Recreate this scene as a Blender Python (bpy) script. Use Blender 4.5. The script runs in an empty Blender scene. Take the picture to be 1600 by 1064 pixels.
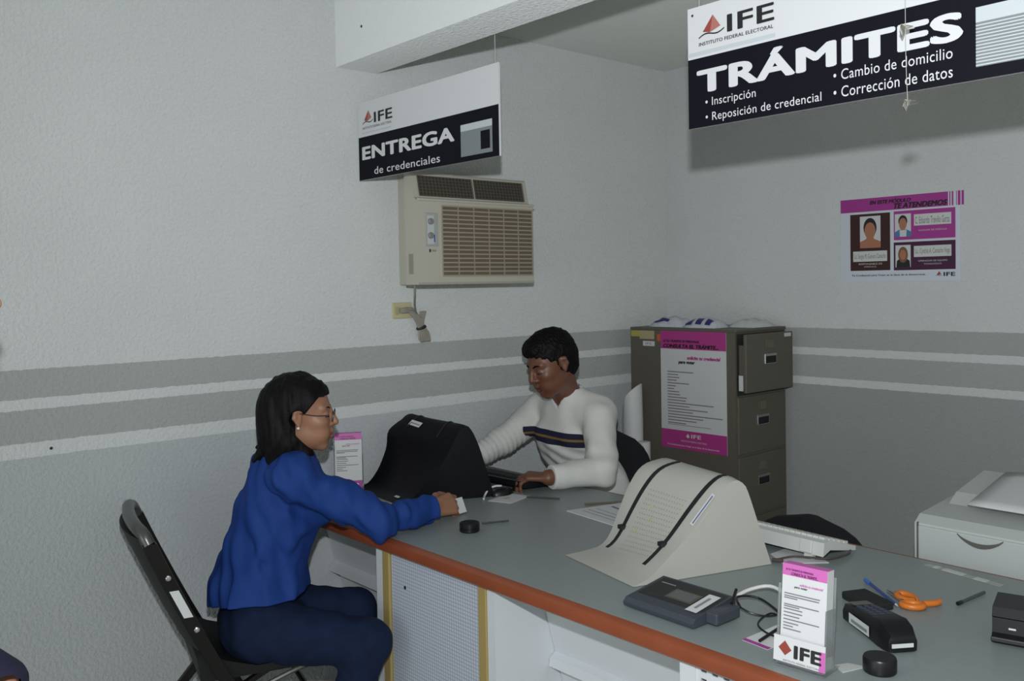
import bpy, bmesh, math, random
import numpy as np
from mathutils import Matrix, Vector
random.seed(4)
S = bpy.context.scene
COL = S.collection
PI = math.pi

# ------------------------------------------------------------------ camera
cam = bpy.data.objects.new('camera', bpy.data.cameras.new('camera'))
COL.objects.link(cam)
R_ = Vector((0.66077874, 0.75037112, -0.01773838))
U_ = Vector((-0.00815056, 0.03080488, 0.99949218))
F_ = Vector((-0.7505365, 0.6602986, -0.02647116))
CAMP = Vector((3.2, -3.9523469, 1.55))
M = Matrix((R_, U_, -F_)).transposed().to_4x4()
M.translation = CAMP
cam.matrix_world = M
cam.data.sensor_width = 36
cam.data.lens = 1429.887 / 1600 * 36
cam.data.shift_y = -(532 - 482.9685) / 1600
cam.data.clip_start = .05
S.camera = cam

# ------------------------------------------------------------------ light
w = bpy.data.worlds.new('world'); S.world = w
w.use_nodes = True
bg = w.node_tree.nodes['Background']
bg.inputs[0].default_value = (.95, 1.0, .90, 1)
bg.inputs[1].default_value = .47
def lamp(name, kind, loc, energy, color, size=None, rot=None):
    d = bpy.data.lights.new(name, kind); d.energy = energy; d.color = color
    if kind == 'POINT' and size: d.shadow_soft_size = size
    if kind == 'AREA':
        d.shape = 'RECTANGLE'; d.size, d.size_y = size
    o = bpy.data.objects.new(name, d); COL.objects.link(o); o.location = loc
    if rot: o.rotation_euler = rot
    return o
# the flash held just above the lens, and an added fill lamp behind the camera standing in for bounced light
fl = lamp('flash', 'SPOT', (3.2, -3.952, 1.775), 160, (.94, .97, 1.0))
fl.data.shadow_soft_size = .022; fl.data.spot_size = math.radians(150); fl.data.spot_blend = 1.0
fl.rotation_euler = Vector((-.55, .83, .05)).to_track_quat('-Z', 'Y').to_euler()
lamp('bounce_fill', 'AREA', (1.6, -6.8, 1.0), 18, (.86, .93, 1.0), (2.4, 1.6), (math.radians(108), 0, 0))

vs = S.view_settings
vs.view_transform = 'Standard'; vs.look = 'None'; vs.gamma = 1; vs.use_curve_mapping = False
vs.exposure = 0.35
S.cycles.max_bounces = 6

# ------------------------------------------------------------------ materials
MATS = {}
def mat(name, col, rough=.6, metal=0., noise=0., nscale=30, bump=0., bscale=200, spec=.5, alpha=1., trans=0., bdist=.002):
    if name in MATS: return MATS[name]
    m = bpy.data.materials.new(name); m.use_nodes = True
    nt = m.node_tree; b = nt.nodes['Principled BSDF']
    b.inputs['Base Color'].default_value = (*col, 1)
    b.inputs['Roughness'].default_value = rough
    b.inputs['Metallic'].default_value = metal
    b.inputs['Specular IOR Level'].default_value = spec
    if trans: b.inputs['Transmission Weight'].default_value = trans
    if alpha < 1: b.inputs['Alpha'].default_value = alpha
    if noise or bump:
        geo = nt.nodes.new('ShaderNodeNewGeometry')
    if noise:
        n = nt.nodes.new('ShaderNodeTexNoise'); n.inputs['Scale'].default_value = nscale; n.inputs['Detail'].default_value = 4
        nt.links.new(geo.outputs['Position'], n.inputs['Vector'])
        mx = nt.nodes.new('ShaderNodeMix'); mx.data_type = 'RGBA'
        mx.inputs[6].default_value = (*[c * (1 - noise) for c in col], 1)
        mx.inputs[7].default_value = (*[min(1, c * (1 + noise)) for c in col], 1)
        nt.links.new(n.outputs[0], mx.inputs[0]); nt.links.new(mx.outputs[2], b.inputs['Base Color'])
    if bump:
        n2 = nt.nodes.new('ShaderNodeTexNoise'); n2.inputs['Scale'].default_value = bscale; n2.inputs['Detail'].default_value = 3
        nt.links.new(geo.outputs['Position'], n2.inputs['Vector'])
        bp = nt.nodes.new('ShaderNodeBump'); bp.inputs['Strength'].default_value = bump; bp.inputs['Distance'].default_value = bdist
        nt.links.new(n2.outputs[0], bp.inputs['Height']); nt.links.new(bp.outputs[0], b.inputs['Normal'])
    MATS[name] = m
    return m

def wall_mat(name, zs, white, grey, low):
    """rough plaster, painted in horizontal bands"""
    m = bpy.data.materials.new(name); m.use_nodes = True
    nt = m.node_tree; L = nt.links; b = nt.nodes['Principled BSDF']
    geo = nt.nodes.new('ShaderNodeNewGeometry'); sep = nt.nodes.new('ShaderNodeSeparateXYZ')
    L.new(geo.outputs['Position'], sep.inputs[0])
    nw = nt.nodes.new('ShaderNodeTexNoise'); nw.inputs['Scale'].default_value = 45; L.new(geo.outputs['Position'], nw.inputs['Vector'])
    wob = nt.nodes.new('ShaderNodeMath'); wob.operation = 'MULTIPLY_ADD'; wob.inputs[1].default_value = .008
    L.new(nw.outputs[0], wob.inputs[0]); L.new(sep.outputs[2], wob.inputs[2])
    div = nt.nodes.new('ShaderNodeMath'); div.operation = 'DIVIDE'; div.inputs[1].default_value = 3.0
    L.new(wob.outputs[0], div.inputs[0])
    cr = nt.nodes.new('ShaderNodeValToRGB'); cr.color_ramp.interpolation = 'CONSTANT'
    e = cr.color_ramp.elements
    cols = [low, white, grey, white, grey, white]
    e[0].position = 0; e[0].color = (*cols[0], 1)
    e[1].position = (zs[0] + .004) / 3; e[1].color = (*cols[1], 1)
    for z, c in zip(zs[1:], cols[2:]):
        k = e.new((z + .004) / 3); k.color = (*c, 1)
    L.new(div.outputs[0], cr.inputs[0])
    n3 = nt.nodes.new('ShaderNodeTexNoise'); n3.inputs['Scale'].default_value = 2.2; n3.inputs['Detail'].default_value = 5
    L.new(geo.outputs['Position'], n3.inputs['Vector'])
    mr = nt.nodes.new('ShaderNodeMapRange'); mr.inputs[3].default_value = .95; mr.inputs[4].default_value = 1.05
    L.new(n3.outputs[0], mr.inputs[0])
    mul = nt.nodes.new('ShaderNodeMix'); mul.data_type = 'RGBA'; mul.blend_type = 'MULTIPLY'; mul.inputs[0].default_value = 1
    L.new(cr.outputs[0], mul.inputs[6]); L.new(mr.outputs[0], mul.inputs[7]); L.new(mul.outputs[2], b.inputs['Base Color'])
    n1 = nt.nodes.new('ShaderNodeTexNoise'); n1.inputs['Scale'].default_value = 75; n1.inputs['Detail'].default_value = 2.5; n1.inputs['Roughness'].default_value = .55
    L.new(geo.outputs['Position'], n1.inputs['Vector'])
    bp = nt.nodes.new('ShaderNodeBump'); bp.inputs['Strength'].default_value = .9; bp.inputs['Distance'].default_value = .013
    L.new(n1.outputs[0], bp.inputs['Height']); L.new(bp.outputs[0], b.inputs['Normal'])
    b.inputs['Roughness'].default_value = .6
    b.inputs['Specular IOR Level'].default_value = .2
    b.inputs['Diffuse Roughness'].default_value = 1.0
    return m
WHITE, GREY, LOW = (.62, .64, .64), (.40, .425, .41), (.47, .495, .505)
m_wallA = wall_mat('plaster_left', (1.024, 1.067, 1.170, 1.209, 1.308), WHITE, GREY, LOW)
m_wallB = wall_mat('plaster_back', (1.039, 1.082, 1.181, 1.226, 1.315), WHITE, GREY, (.36, .385, .38))  # lower band darker than the left wall's: dimness behind the counter put into its colour
m_ceil = mat('ceiling_paint', (.60, .62, .60), .7, bump=.6, bscale=80, bdist=.006)
for_rough = lambda q: (q.node_tree.nodes['Principled BSDF'].inputs['Diffuse Roughness'].__setattr__('default_value', 1.0), q)[1]
for_rough(m_ceil)
m_beam = mat('beam_paint', (.64, .66, .66), .7, bump=.7, bscale=75, bdist=.008)
for_rough(m_beam)
m_floor = mat('floor_tile', (.52, .51, .47), .4, noise=.1, nscale=8)

black = mat('black_plastic', (.008, .008, .010), .35, spec=.35)
blackm = mat('black_matte', (.008, .008, .010), .75)
ink = mat('ink_black', (.012, .012, .014), .5)
signw = mat('sign_white', (.66, .67, .69), .35)
signk = mat('sign_black', (.006, .006, .011), .55, spec=.12)
signgrey = mat('sign_grey', (.21, .235, .245), .4)
signlight = mat('sign_pale', (.52, .57, .60), .4)
redm = mat('logo_red', (.30, .06, .05), .5)
magenta = mat('print_magenta', (.42, .045, .24), .45)
pink = mat('print_pink', (.55, .12, .42), .45)
purple = mat('print_purple', (.36, .04, .27), .45)
paper = mat('paper_white', (.60, .61, .62), .6)
textgrey = mat('print_grey', (.16, .16, .18), .6)
beige = mat('ac_beige', (.49, .47, .40), .45)
acdark = mat('ac_grille_shadow', (.045, .04, .032), .7)
actan = mat('ac_grille_tan', (.15, .12, .085), .6)
cream = mat('outlet_cream', (.55, .50, .30), .5)
taupe = mat('cabinet_taupe', (.118, .108, .085), .45, noise=.06, nscale=20)
taupe_d = mat('cabinet_gap', (.03, .028, .024), .7)
chrome = mat('chrome', (.65, .65, .66), .25, metal=1)
wood = mat('edge_wood', (.25, .062, .024), .4, noise=.25, nscale=9)
laminate = mat('counter_laminate', (.235, .27, .27), .4, noise=.05, nscale=60)
whitep = mat('white_panel', (.60, .63, .66), .5)
brass = mat('brass_strip', (.36, .27, .10), .45)

# ------------------------------------------------------------------ helpers
class MB:
    def __init__(s):
        s.bm = bmesh.new(); s.T = Matrix.Identity(4)
    def _fin(s, verts, slot):
        if s.T != Matrix.Identity(4): bmesh.ops.transform(s.bm, matrix=s.T, verts=verts)
        fs = set(f for v in verts for f in v.link_faces)
        for f in fs: f.material_index = slot
        return fs
    def box(s, x0, x1, y0, y1, z0, z1, slot=0, bev=0., seg=2):
        r = bmesh.ops.create_cube(s.bm, size=1)
        vs_ = r['verts']
        for v in vs_:
            v.co = Vector(((x0 + x1) / 2 + v.co.x * (x1 - x0), (y0 + y1) / 2 + v.co.y * (y1 - y0), (z0 + z1) / 2 + v.co.z * (z1 - z0)))
        if bev:
            ed = list(set(e for v in vs_ for e in v.link_edges))
            r2 = bmesh.ops.bevel(s.bm, geom=ed, offset=bev, segments=seg, affect='EDGES', profile=.5)
            vs_ = list(set(v for f in r2['faces'] for v in f.verts) | set(v for v in vs_ if v.is_valid))
            vs_ = list(s._island(vs_))
        s._fin(vs_, slot)
    def _island(s, vs_):
        seen = set(vs_); st = list(vs_)
        while st:
            v = st.pop()
            for e in v.link_edges:
                o = e.other_vert(v)
                if o not in seen: seen.add(o); st.append(o)
        return seen
    def grid(s, rows, slot=0, closed_u=False, closed_v=False, cap=False):
        V = [[s.bm.verts.new(p) for p in r] for r in rows]
        n, m = len(V), len(V[0])
        for i in range(n if closed_v else n - 1):
            for j in range(m if closed_u else m - 1):
                a, b, c, d = V[i][j], V[i][(j + 1) % m], V[(i + 1) % n][(j + 1) % m], V[(i + 1) % n][j]
                try: s.bm.faces.new((a, b, c, d))
                except ValueError: pass
        if cap:
            for r, rev in ((V[0], True), (V[-1], False)):
                try: s.bm.faces.new(list(reversed(r)) if rev else r)
                except ValueError: pass
        s._fin([v for r in V for v in r], slot)
    def tube(s, pts, r, seg=8, slot=0, smooth=True, cap=True):
        pts = [Vector(p) for p in pts]
        if smooth and len(pts) > 2: pts = spline(pts)
        rad = r if isinstance(r, (list, tuple)) else [r] * len(pts)
        if len(rad) != len(pts):
            rad = list(np.interp(np.linspace(0, 1, len(pts)), np.linspace(0, 1, len(rad)), rad))
        rows = []; up = None
        for i, p in enumerate(pts):
            t = (pts[min(i + 1, len(pts) - 1)] - pts[max(i - 1, 0)]).normalized()
            if up is None:
                up = Vector((0, 0, 1)) if abs(t.z) < .9 else Vector((1, 0, 0))
            a = t.cross(up).normalized(); up = a.cross(t).normalized()
            rows.append([p + (a * math.cos(q) + up * math.sin(q)) * rad[i] for q in [2 * PI * k / seg for k in range(seg)]])
        s.grid(rows, slot, closed_u=True, cap=cap)
    def lathe(s, c, prof, seg=24, slot=0):
        c = Vector(c)
        rows = [[c + Vector((r * math.cos(a), r * math.sin(a), z)) for a in [2 * PI * k / seg for k in range(seg)]] for r, z in prof]
        s.grid(rows, slot, closed_u=True, cap=True)
    def prism(s, poly, org, ex, ey, depth, slot=0):
        """polygon in the (ex,ey) plane extruded by depth along ex x ey"""
        ex, ey = Vector(ex), Vector(ey); n = ex.cross(ey); org = Vector(org)
        a = [org + ex * x + ey * y for x, y in poly]; b = [p + n * depth for p in a]
        s.grid([a, b], slot, closed_u=True, cap=True)
    def quad(s, org, ex, ey, x0, x1, y0, y1, slot=0, lift=0.):
        ex, ey = Vector(ex), Vector(ey); n = ex.cross(ey); o = Vector(org) + n * lift
        s.grid([[o + ex * x0 + ey * y0, o + ex * x1 + ey * y0], [o + ex * x0 + ey * y1, o + ex * x1 + ey * y1]], slot)
    def poly(s, org, ex, ey, pts, slot=0, lift=0.):
        ex, ey = Vector(ex), Vector(ey); n = ex.cross(ey); o = Vector(org) + n * lift
        vs_ = [s.bm.verts.new(o + ex * x + ey * y) for x, y in pts]
        s.bm.faces.new(vs_); s._fin(vs_, slot)
    def disc(s, org, ex, ey, cx, cy, rx, ry, slot=0, lift=0., n=20):
        s.poly(org, ex, ey, [(cx + rx * math.cos(2 * PI * k / n), cy + ry * math.sin(2 * PI * k / n)) for k in range(n)], slot, lift)
    def text(s, body, org, ex, ey, x0, x1, y0, y1, slot=0, lift=.0008, bold=0., shear=0.):
        ex, ey = Vector(ex), Vector(ey); n = ex.cross(ey); o = Vector(org) + n * lift
        vs_, fs = glyphs(body, 0, shear)
        if bold:                                   # heavy face: the outline stamped again around itself
            w0, f0 = vs_, fs; vs_, fs = [], []
            for q_, (dx, dy) in enumerate(((0, 0), (1, 0), (-1, 0), (0, .8), (0, -.8), (.7, .6), (-.7, .6), (.7, -.6), (-.7, -.6))):
                n0 = len(vs_); vs_ = vs_ + [(x + dx * bold, y + dy * bold, q_ * .00009) for x, y in w0]; fs = fs + [[i + n0 for i in q] for q in f0]
        xs = [v[0] for v in vs_]; ys = [v[1] for v in vs_]
        a, b, c, d = min(xs), max(xs), min(ys), max(ys)
        bv = [s.bm.verts.new(o + n * (v[2] if len(v) > 2 else 0) + ex * (x0 + (v[0] - a) / (b - a) * (x1 - x0)) + ey * (y0 + (v[1] - c) / (d - c) * (y1 - y0))) for v in vs_]
        for f in fs:
            try: s.bm.faces.new([bv[i] for i in f])
            except ValueError: pass
        s._fin(bv, slot)
    def build(s, name, mats, parent=None, smooth=False, angle=35, base=None):
        me = bpy.data.meshes.new(name)
        bmesh.ops.recalc_face_normals(s.bm, faces=[f for f in s.bm.faces]) if not getattr(s, 'keep', False) else None
        off = Vector((0, 0, 0))
        p = parent
        while p is not None: off += p.location; p = p.parent
        if parent is None:
            if base is not None: off = Vector(base)
            else:
                co = [v.co for v in s.bm.verts]
                off = Vector(((min(c.x for c in co) + max(c.x for c in co)) / 2, (min(c.y for c in co) + max(c.y for c in co)) / 2, min(c.z for c in co)))
        bmesh.ops.translate(s.bm, vec=-off, verts=s.bm.verts)
        s.bm.to_mesh(me); s.bm.free()
        for m in (mats if isinstance(mats, (list, tuple)) else [mats]): me.materials.append(m)
        o = bpy.data.objects.new(name, me); COL.objects.link(o)
        if parent is not None: o.parent = parent
        else: o.location = off
        if smooth:
            for f in me.polygons: f.use_smooth = True
            me.set_sharp_from_angle(angle=math.radians(angle))
        return o

def spline(pts, n=6):
    out = []
    P = [pts[0] * 2 - pts[1]] + list(pts) + [pts[-1] * 2 - pts[-2]]
    for i in range(1, len(P) - 2):
        for k in range(n):
            t = k / n
            a, b, c, d = P[i - 1], P[i], P[i + 1], P[i + 2]
            out.append(.5 * (2 * b + (c - a) * t + (2 * a - 5 * b + 4 * c - d) * t * t + (3 * b - a - 3 * c + d) * t ** 3))
    out.append(pts[-1].copy())
    return out

_G = {}
def glyphs(body, bold, shear):
    k = (body, bold, shear)
    if k not in _G:
        cu = bpy.data.curves.new('t', 'FONT'); cu.body = body; cu.size = 1; cu.shear = shear; cu.resolution_u = 4
        if len(body) > 1 and shear == 0: cu.space_character = 1.05
        o = bpy.data.objects.new('t', cu); COL.objects.link(o)
        bpy.context.view_layer.update()
        me = o.evaluated_get(bpy.context.evaluated_depsgraph_get()).to_mesh()
        _G[k] = ([(v.co.x, v.co.y) for v in me.vertices], [list(p.vertices) for p in me.polygons])
        o.to_mesh_clear(); bpy.data.objects.remove(o); bpy.data.curves.remove(cu)
    return _G[k]

def thing(name, label, cat, loc, group=None):
    o = bpy.data.objects.new(name, None); COL.objects.link(o); o.location = loc
    o.empty_display_size = .05
    return tag(o, label, cat, group)
def tag(o, label, cat, group=None):
    o['label'] = label; o['category'] = cat
    if group: o['group'] = group
    return o
def struct(o, label=None):
    o['kind'] = 'structure'
    if label: o['label'] = label
    return o
X, Y, Z = (1, 0, 0), (0, 1, 0), (0, 0, 1)
NX = (-1, 0, 0)
def rotz(loc, a): return Matrix.Translation(loc) @ Matrix.Rotation(a, 4, 'Z')

# ------------------------------------------------------------------ the room
m = MB(); m.box(-.15, 0, -5.6, .15, 0, 2.695); struct(m.build('wall_left', m_wallA, base=(0, -3, 0)))
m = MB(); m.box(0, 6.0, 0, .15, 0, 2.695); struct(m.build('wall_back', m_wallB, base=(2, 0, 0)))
m = MB(); m.box(-.15, 6.0, -5.6, .15, 2.695, 2.83); struct(m.build('ceiling', m_ceil, base=(2, -3, 2.695)))
m = MB(); m.box(-.15, 6.0, -5.6, .15, -.1, 0); struct(m.build('floor', m_floor, base=(2, -3, 0)))
m = MB(); m.box(0, 6.0, -2.046, -1.857, 2.427, 2.695); struct(m.build('trim_1', m_beam, base=(2, -1.95, 2.427)), 'plastered concrete ceiling beam')

# ------------------------------------------------------------------ hanging signs
def logo(m, o, ex, ey, cx, y0, w_, h, slots=(0, 1)):
    """pyramid mark: small red triangle with two swooping base strokes"""
    m.poly(o, ex, ey, [(cx - w_ * .34, y0 + h * .26), (cx - w_ * .05, y0 + h * .16), (cx + w_ * .06, y0 + h), ], slots[0], .0008)
    m.poly(o, ex, ey, [(cx - w_ * .05, y0 + h * .16), (cx + w_ * .36, y0 + h * .36), (cx + w_ * .06, y0 + h)], slots[1], .0008)
    a = [(cx - w_ * .5 + w_ * t, y0 + h * (.02 + .22 * t + .10 * math.sin(t * PI * 2))) for t in np.linspace(0, 1, 9)]
    m.poly(o, ex, ey, a + [(x, y - h * .07) for x, y in reversed(a)], 2, .0008)
redl = mat('logo_red_light', (.42, .16, .14), .5)

YS = -1.97
# smaller sign
x0, x1, z0, z1 = .035, .898, 1.978, 2.285
s1 = thing('hanging_sign', 'smaller hanging sign reading ENTREGA de credenciales above the air conditioner', 'sign', ((x0 + x1) / 2, YS, z0))
m = MB(); m.box(x0, x1, YS, YS + .008, z0, z1); m.build('board', signw, s1)
o = (0, YS, 0)
m = MB(); m.quad(o, X, Z, x0, x1, z0, 2.148, 0, .0004); m.build('black_band', signk, s1)
m = MB(); m.text('ENTREGA', o, X, Z, .060, .660, 2.056, 2.109, 0, .001, .04)
m.text('de credenciales', o, X, Z, .146, .573, 1.993, 2.022, 0, .001, .004); m.build('lettering', signw, s1)
m = MB(); m.text('IFE', o, X, Z, .150, .277, 2.195, 2.235, 2, .001, .02)
m.text('INSTITUTO FEDERAL ELECTORAL', o, X, Z, .066, .272, 2.177, 2.186, 2, .001)
m.quad(o, X, Z, .06, .27, 2.160, 2.165, 3, .0008)
logo(m, o, X, Z, .105, 2.199, .075, .05); m.build('emblem', [redm, redl, ink, signlight], s1)
m = MB(); m.quad(o, X, Z, .694, .864, 1.996, 2.083, 0, .0008); m.quad(o, X, Z, .694, .864, 2.083, 2.106, 1, .0008)
m.quad(o, X, Z, .803, .852, 2.010, 2.072, 2, .0012)
m.build('card_picture', [signgrey, signlight, signk], s1)
wire = mat('wire', (.45, .46, .44), .4)
m = MB(); m.tube([(.880, YS + .004, z1 - .01), (.880, YS + .004, 2.43)], .0012, 6); m.build('hanging_wire', wire, s1)

# larger sign
x0, x1, z0, z1 = 1.675, 2.80, 1.956, 2.273
s2 = thing('hanging_sign', 'larger hanging sign reading TRÁMITES with bulleted list of services', 'sign', ((x0 + x1) / 2, YS, z0))
m = MB(); m.box(x0, x1, YS, YS + .008, z0, z1); m.build('board', signw, s2)
m = MB(); m.quad(o, X, Z, x0, x1, z0, 2.138, 0, .0004); m.build('black_band', signk, s2)
m = MB(); m.text('TRÁMITES', o, X, Z, 1.703, 2.386, 2.044, 2.120, 0, .001, .045)
m.text('• Inscripción', o, X, Z, 1.730, 1.883, 2.002, 2.030, 0, .001)
m.text('• Reposición de credencial', o, X, Z, 1.730, 2.062, 1.963, 1.991, 0, .001)
m.text('• Cambio de domicilio', o, X, Z, 2.093, 2.364, 2.010, 2.034, 0, .001)
m.text('• Corrección de datos', o, X, Z, 2.093, 2.364, 1.970, 1.995, 0, .001)
m.build('lettering', signw, s2)
m = MB(); m.text('IFE', o, X, Z, 1.800, 1.938, 2.187, 2.231, 2, .001, .02)
m.text('INSTITUTO FEDERAL ELECTORAL', o, X, Z, 1.712, 1.935, 2.168, 2.177, 2, .001, .006)
m.quad(o, X, Z, 1.675, 1.94, 2.145, 2.155, 3, .0008)
logo(m, o, X, Z, 1.751, 2.190, .08, .052); m.build('emblem', [redm, redl, ink, signlight], s2)
m = MB()
m.quad(o, X, Z, 2.411, 2.66, 1.982, 2.104, 0, .0008); m.quad(o, X, Z, 2.411, 2.66, 2.073, 2.104, 1, .0012)
for k in range(13): m.quad(o, X, Z, 2.411, 2.66, 1.984 + k * .0068, 1.9865 + k * .0068, 1, .0012)
m.build('card_picture', [signgrey, signlight], s2)
m = MB(); m.disc(o, X, Z, 1.691, 2.253, .0035, .0035, 0, .001); m.build('screw', ink, s2)
for xx in (1.71, 2.765):
    m = MB(); m.tube([(xx, YS + .004, z1 - .01), (xx, YS + .004, 2.43)], .0012, 6); m.build('hanging_wire', wire, s2)

# two scraps of twisted foil hanging on a thread in front of the larger sign
foil = mat('silver_foil', (.8, .76, .66), .22, metal=.9)
th = thing('foil_ornament', 'silver foil scraps dangling on a thread in front of the larger sign', 'ornament', (2.30, -2.06, 1.90))
m = MB(); m.tube([(2.30, -2.045, 2.43), (2.301, -2.05, 2.06), (2.305, -2.05, 1.91)], .0007, 5); m.build('thread', wire, th)
def scrap(zc, sx, name):
    m = MB(); rows = []
    for i in range(7):
        a = i / 6 * 2.6 + .3; r = .016
        rows.append([(2.30 + sx + r * math.cos(a) * (1 if q else .55) * .9, -2.05 + (.012 if q else -.012) + .004 * math.sin(3 * a), zc + r * math.sin(a + q * .4) * 1.1) for q in (0, 1)])
    m.grid(rows)
    for e in rows: pass
    ob = m.build(name, foil, th); ob.modifiers.new('thick', 'SOLIDIFY').thickness = .002
scrap(2.062, .0, 'foil_scrap'); scrap(1.905, .006, 'foil_scrap')

# ------------------------------------------------------------------ air conditioner
ac = thing('air_conditioner', 'beige window air conditioner set through the left wall', 'air conditioner', (.12, -1.52, 1.557))
FX = .25
m = MB(); m.box(.001, .20, -1.765, -1.285, 1.556, 2.006, bev=.006); m.build('housing', beige, ac)
m = MB()
prof = [(.16, 1.557), (FX - .006, 1.557), (FX, 1.566), (FX, 1.888), (FX - .028, 1.905), (FX - .048, 2.000), (FX - .056, 2.008), (.16, 2.008)]
m.prism(prof, (0, -1.225, 0), X, Z, .617, 0)
m.build('front_panel', beige, ac)
m = MB()
# slanted outlet at the top, split in two, in front of a dark hollow
ex, ey = Vector((0, 1, 0)), Vector((-.020, 0, .095)).normalized()
on = Vector((FX - .028, -1.842, 1.905)); lift = .001
for a, b in ((.030, .306), (.318, .590)):
    m.quad(on, ex, ey, a, b, .006, .090, 0, lift)
    n_ = 16
    for k in range(n_ + 1):
        c = a + (b - a) * k / n_; m.quad(on, ex, ey, c - .0022, c + .0022, .006, .090, 1, lift + .004)
    for k in range(7):
        c = .008 + k * .0133; m.quad(on, ex, ey, a, b, c - .0016, c + .0016, 1, lift + .006)
m.build('outlet_grille', [acdark, mat('ac_louver', (.10, .09, .07), .6)], ac)
m = MB(); m.box(FX - .004, FX + .006, -1.845, -1.222, 1.888, 1.899, bev=.003); m.build('ledge', beige, ac)
m = MB()
og = (FX + .001, 0, 0)
m.quad(og, Y, Z, -1.725, -1.235, 1.592, 1.872, 0)
for k in range(17):
    c = 1.592 + k * .0175; m.box(FX, FX + .007, -1.725, -1.235, c - .0030, c + .0030, 1)
for k in range(7):
    c = -1.725 + k * .0817; m.box(FX, FX + .006, c - .0015, c + .0015, 1.592, 1.872, 1)
m.build('intake_grille', [actan, mat('ac_slat', (.34, .30, .225), .5)], ac)
m = MB(); m.box(FX, FX + .003, -1.808, -1.746, 1.71, 1.842, 0, .002); m.quad((FX + .0035, 0, 0), Y, Z, -1.800, -1.766, 1.718, 1.832, 1)
m.build('control_panel', [mat('ac_panel_grey', (.38, .39, .38), .5), mat('ac_panel_pale', (.52, .55, .56), .5)], ac)
for zc in (1.808, 1.752):
    m = MB(); m.T = Matrix.Translation((FX + .003, -1.784, zc)) @ Matrix.Rotation(PI / 2, 4, 'Y')
    m.lathe((0, 0, 0), [(.013, 0), (.012, .008), (.009, .010)], 16); m.build('control_knob', mat('knob_grey', (.22, .22, .22), .4), ac)
m = MB(); m.quad((FX + .0036, 0, 0), Y, Z, -1.768, -1.762, 1.726, 1.755); m.build('blue_mark', mat('blue_mark', (.05, .09, .4), .5), ac)
m = MB(); m.quad((FX + .001, 0, 0), Y, Z, -1.790, -1.782, 1.686, 1.698); m.text('TRANE', (FX, 0, 0), Y, Z, -1.778, -1.756, 1.688, 1.696); m.build('name_plate', ink, ac)
m = MB(); m.box(.185, .215, -1.8445, -1.836, 1.60, 1.68, bev=.001); m.build('cord_guard', mat('cord_guard', (.30, .28, .23), .5), ac)
cordm = mat('cord_grey', (.30, .28, .24), .6)
m = MB()
m.tube([(.21, -1.832, 1.61), (.16, -1.80, 1.52), (.08, -1.745, 1.47), (.03, -1.70, 1.435), (.025, -1.672, 1.42)], .0045, 8)
for k in range(5):
    d = (k - 2) * .008
    m.tube([(.02, -1.735 + d, 1.462), (.03, -1.705 + d * .8, 1.425), (.028, -1.680 + d * .6, 1.375), (.03, -1.668 + d * 1.3, 1.335), (.03, -1.655 + d * 1.3, 1.318), (.024, -1.652 + d, 1.35), (.022, -1.668 + d * .4, 1.39), (.02, -1.660 + d * .8, 1.445)], .0045, 7)
m.tube([(.02, -1.76, 1.452), (.03, -1.735, 1.457), (.03, -1.71, 1.45)], .006, 7)
m.box(.010, .034, -1.778, -1.742, 1.440, 1.462, 0, .004)
cd = m.build('power_cord', cordm, ac, True)
m = MB(); m.T = Matrix.Translation((.027, -1.676, 1.376)) @ Matrix.Rotation(.35, 4, 'X')
m.lathe((0, 0, 0), [(.021, -.004), (.023, 0), (.021, .004)], 14); m.build('cord_tie', ink, cd)

t = thing('wall_outlet', 'cream wall socket plate under the air conditioner', 'wall outlet', (.004, -1.757, 1.417))
m = MB(); m.box(.0005, .007, -1.806, -1.708, 1.417, 1.484, bev=.003); m.build('plate', cream, t)
m = MB(); m.box(.006, .010, -1.797, -1.776, 1.434, 1.467, bev=.002); m.build('socket', mat('socket', (.42, .38, .22), .5), t)

# ------------------------------------------------------------------ wall poster
skin_p = mat('print_skin', (.40, .17, .10), .5); hair_p = mat('print_hair', (.02, .015, .015), .5); blond_p = mat('print_blond', (.20, .10, .05), .5)
maroon = mat('print_maroon', (.045, .012, .012), .5); plum = mat('print_plum', (.055, .008, .045), .5); blue_p = mat('print_blue', (.06, .20, .38), .5)
slip = mat('print_slip', (.60, .62, .60), .5)
pm = [paper, purple, maroon, plum, slip, ink, skin_p, hair_p, blond_p, blue_p, textgrey, redm]
t = thing('wall_poster', 'white and purple staff poster TE ATENDEMOS on the back wall', 'poster', (1.30, -.002, 1.536))
m = MB(); m.box(1.024, 1.563, -.003, -.0005, 1.536, 1.912); m.box(1.563, 1.577, -.003, -.0005, 1.848, 1.912); m.build('sheet', mat('poster_sheet', (.62, .65, .73), .45), t)
o = (0, -.003, 0)
m = MB(); m.quad(o, X, Z, 1.024, 1.5, 1.852, 1.912, 1, .0004)
for a, b in ((1.500, 1.512), (1.517, 1.522), (1.527, 1.534), (1.545, 1.548), (1.552, 1.563), (1.567, 1.577)): m.quad(o, X, Z, a, b, 1.852, 1.912, 1, .0004)
m.text('EN ESTE MÓDULO', o, X, Z, 1.165, 1.353, 1.882, 1.903, 5, .001, .05, .25)
m.text('TE ATENDEMOS', o, X, Z, 1.276, 1.510, 1.856, 1.880, 5, .001, .055, .25)
m.build('header', pm, t)
m = MB(); m.quad(o, X, Z, 1.071, 1.259, 1.586, 1.842, 2, .0004)
m.quad(o, X, Z, 1.118, 1.215, 1.688, 1.831, 0, .0008)
m.disc(o, X, Z, 1.166, 1.779, .031, .044, 7, .0012); m.disc(o, X, Z, 1.166, 1.765, .026, .038, 6, .0016)
m.poly(o, X, Z, [(1.118, 1.688), (1.215, 1.688), (1.215, 1.716), (1.185, 1.728), (1.180, 1.742), (1.152, 1.742), (1.147, 1.728), (1.118, 1.716)], 6, .0013)
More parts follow.
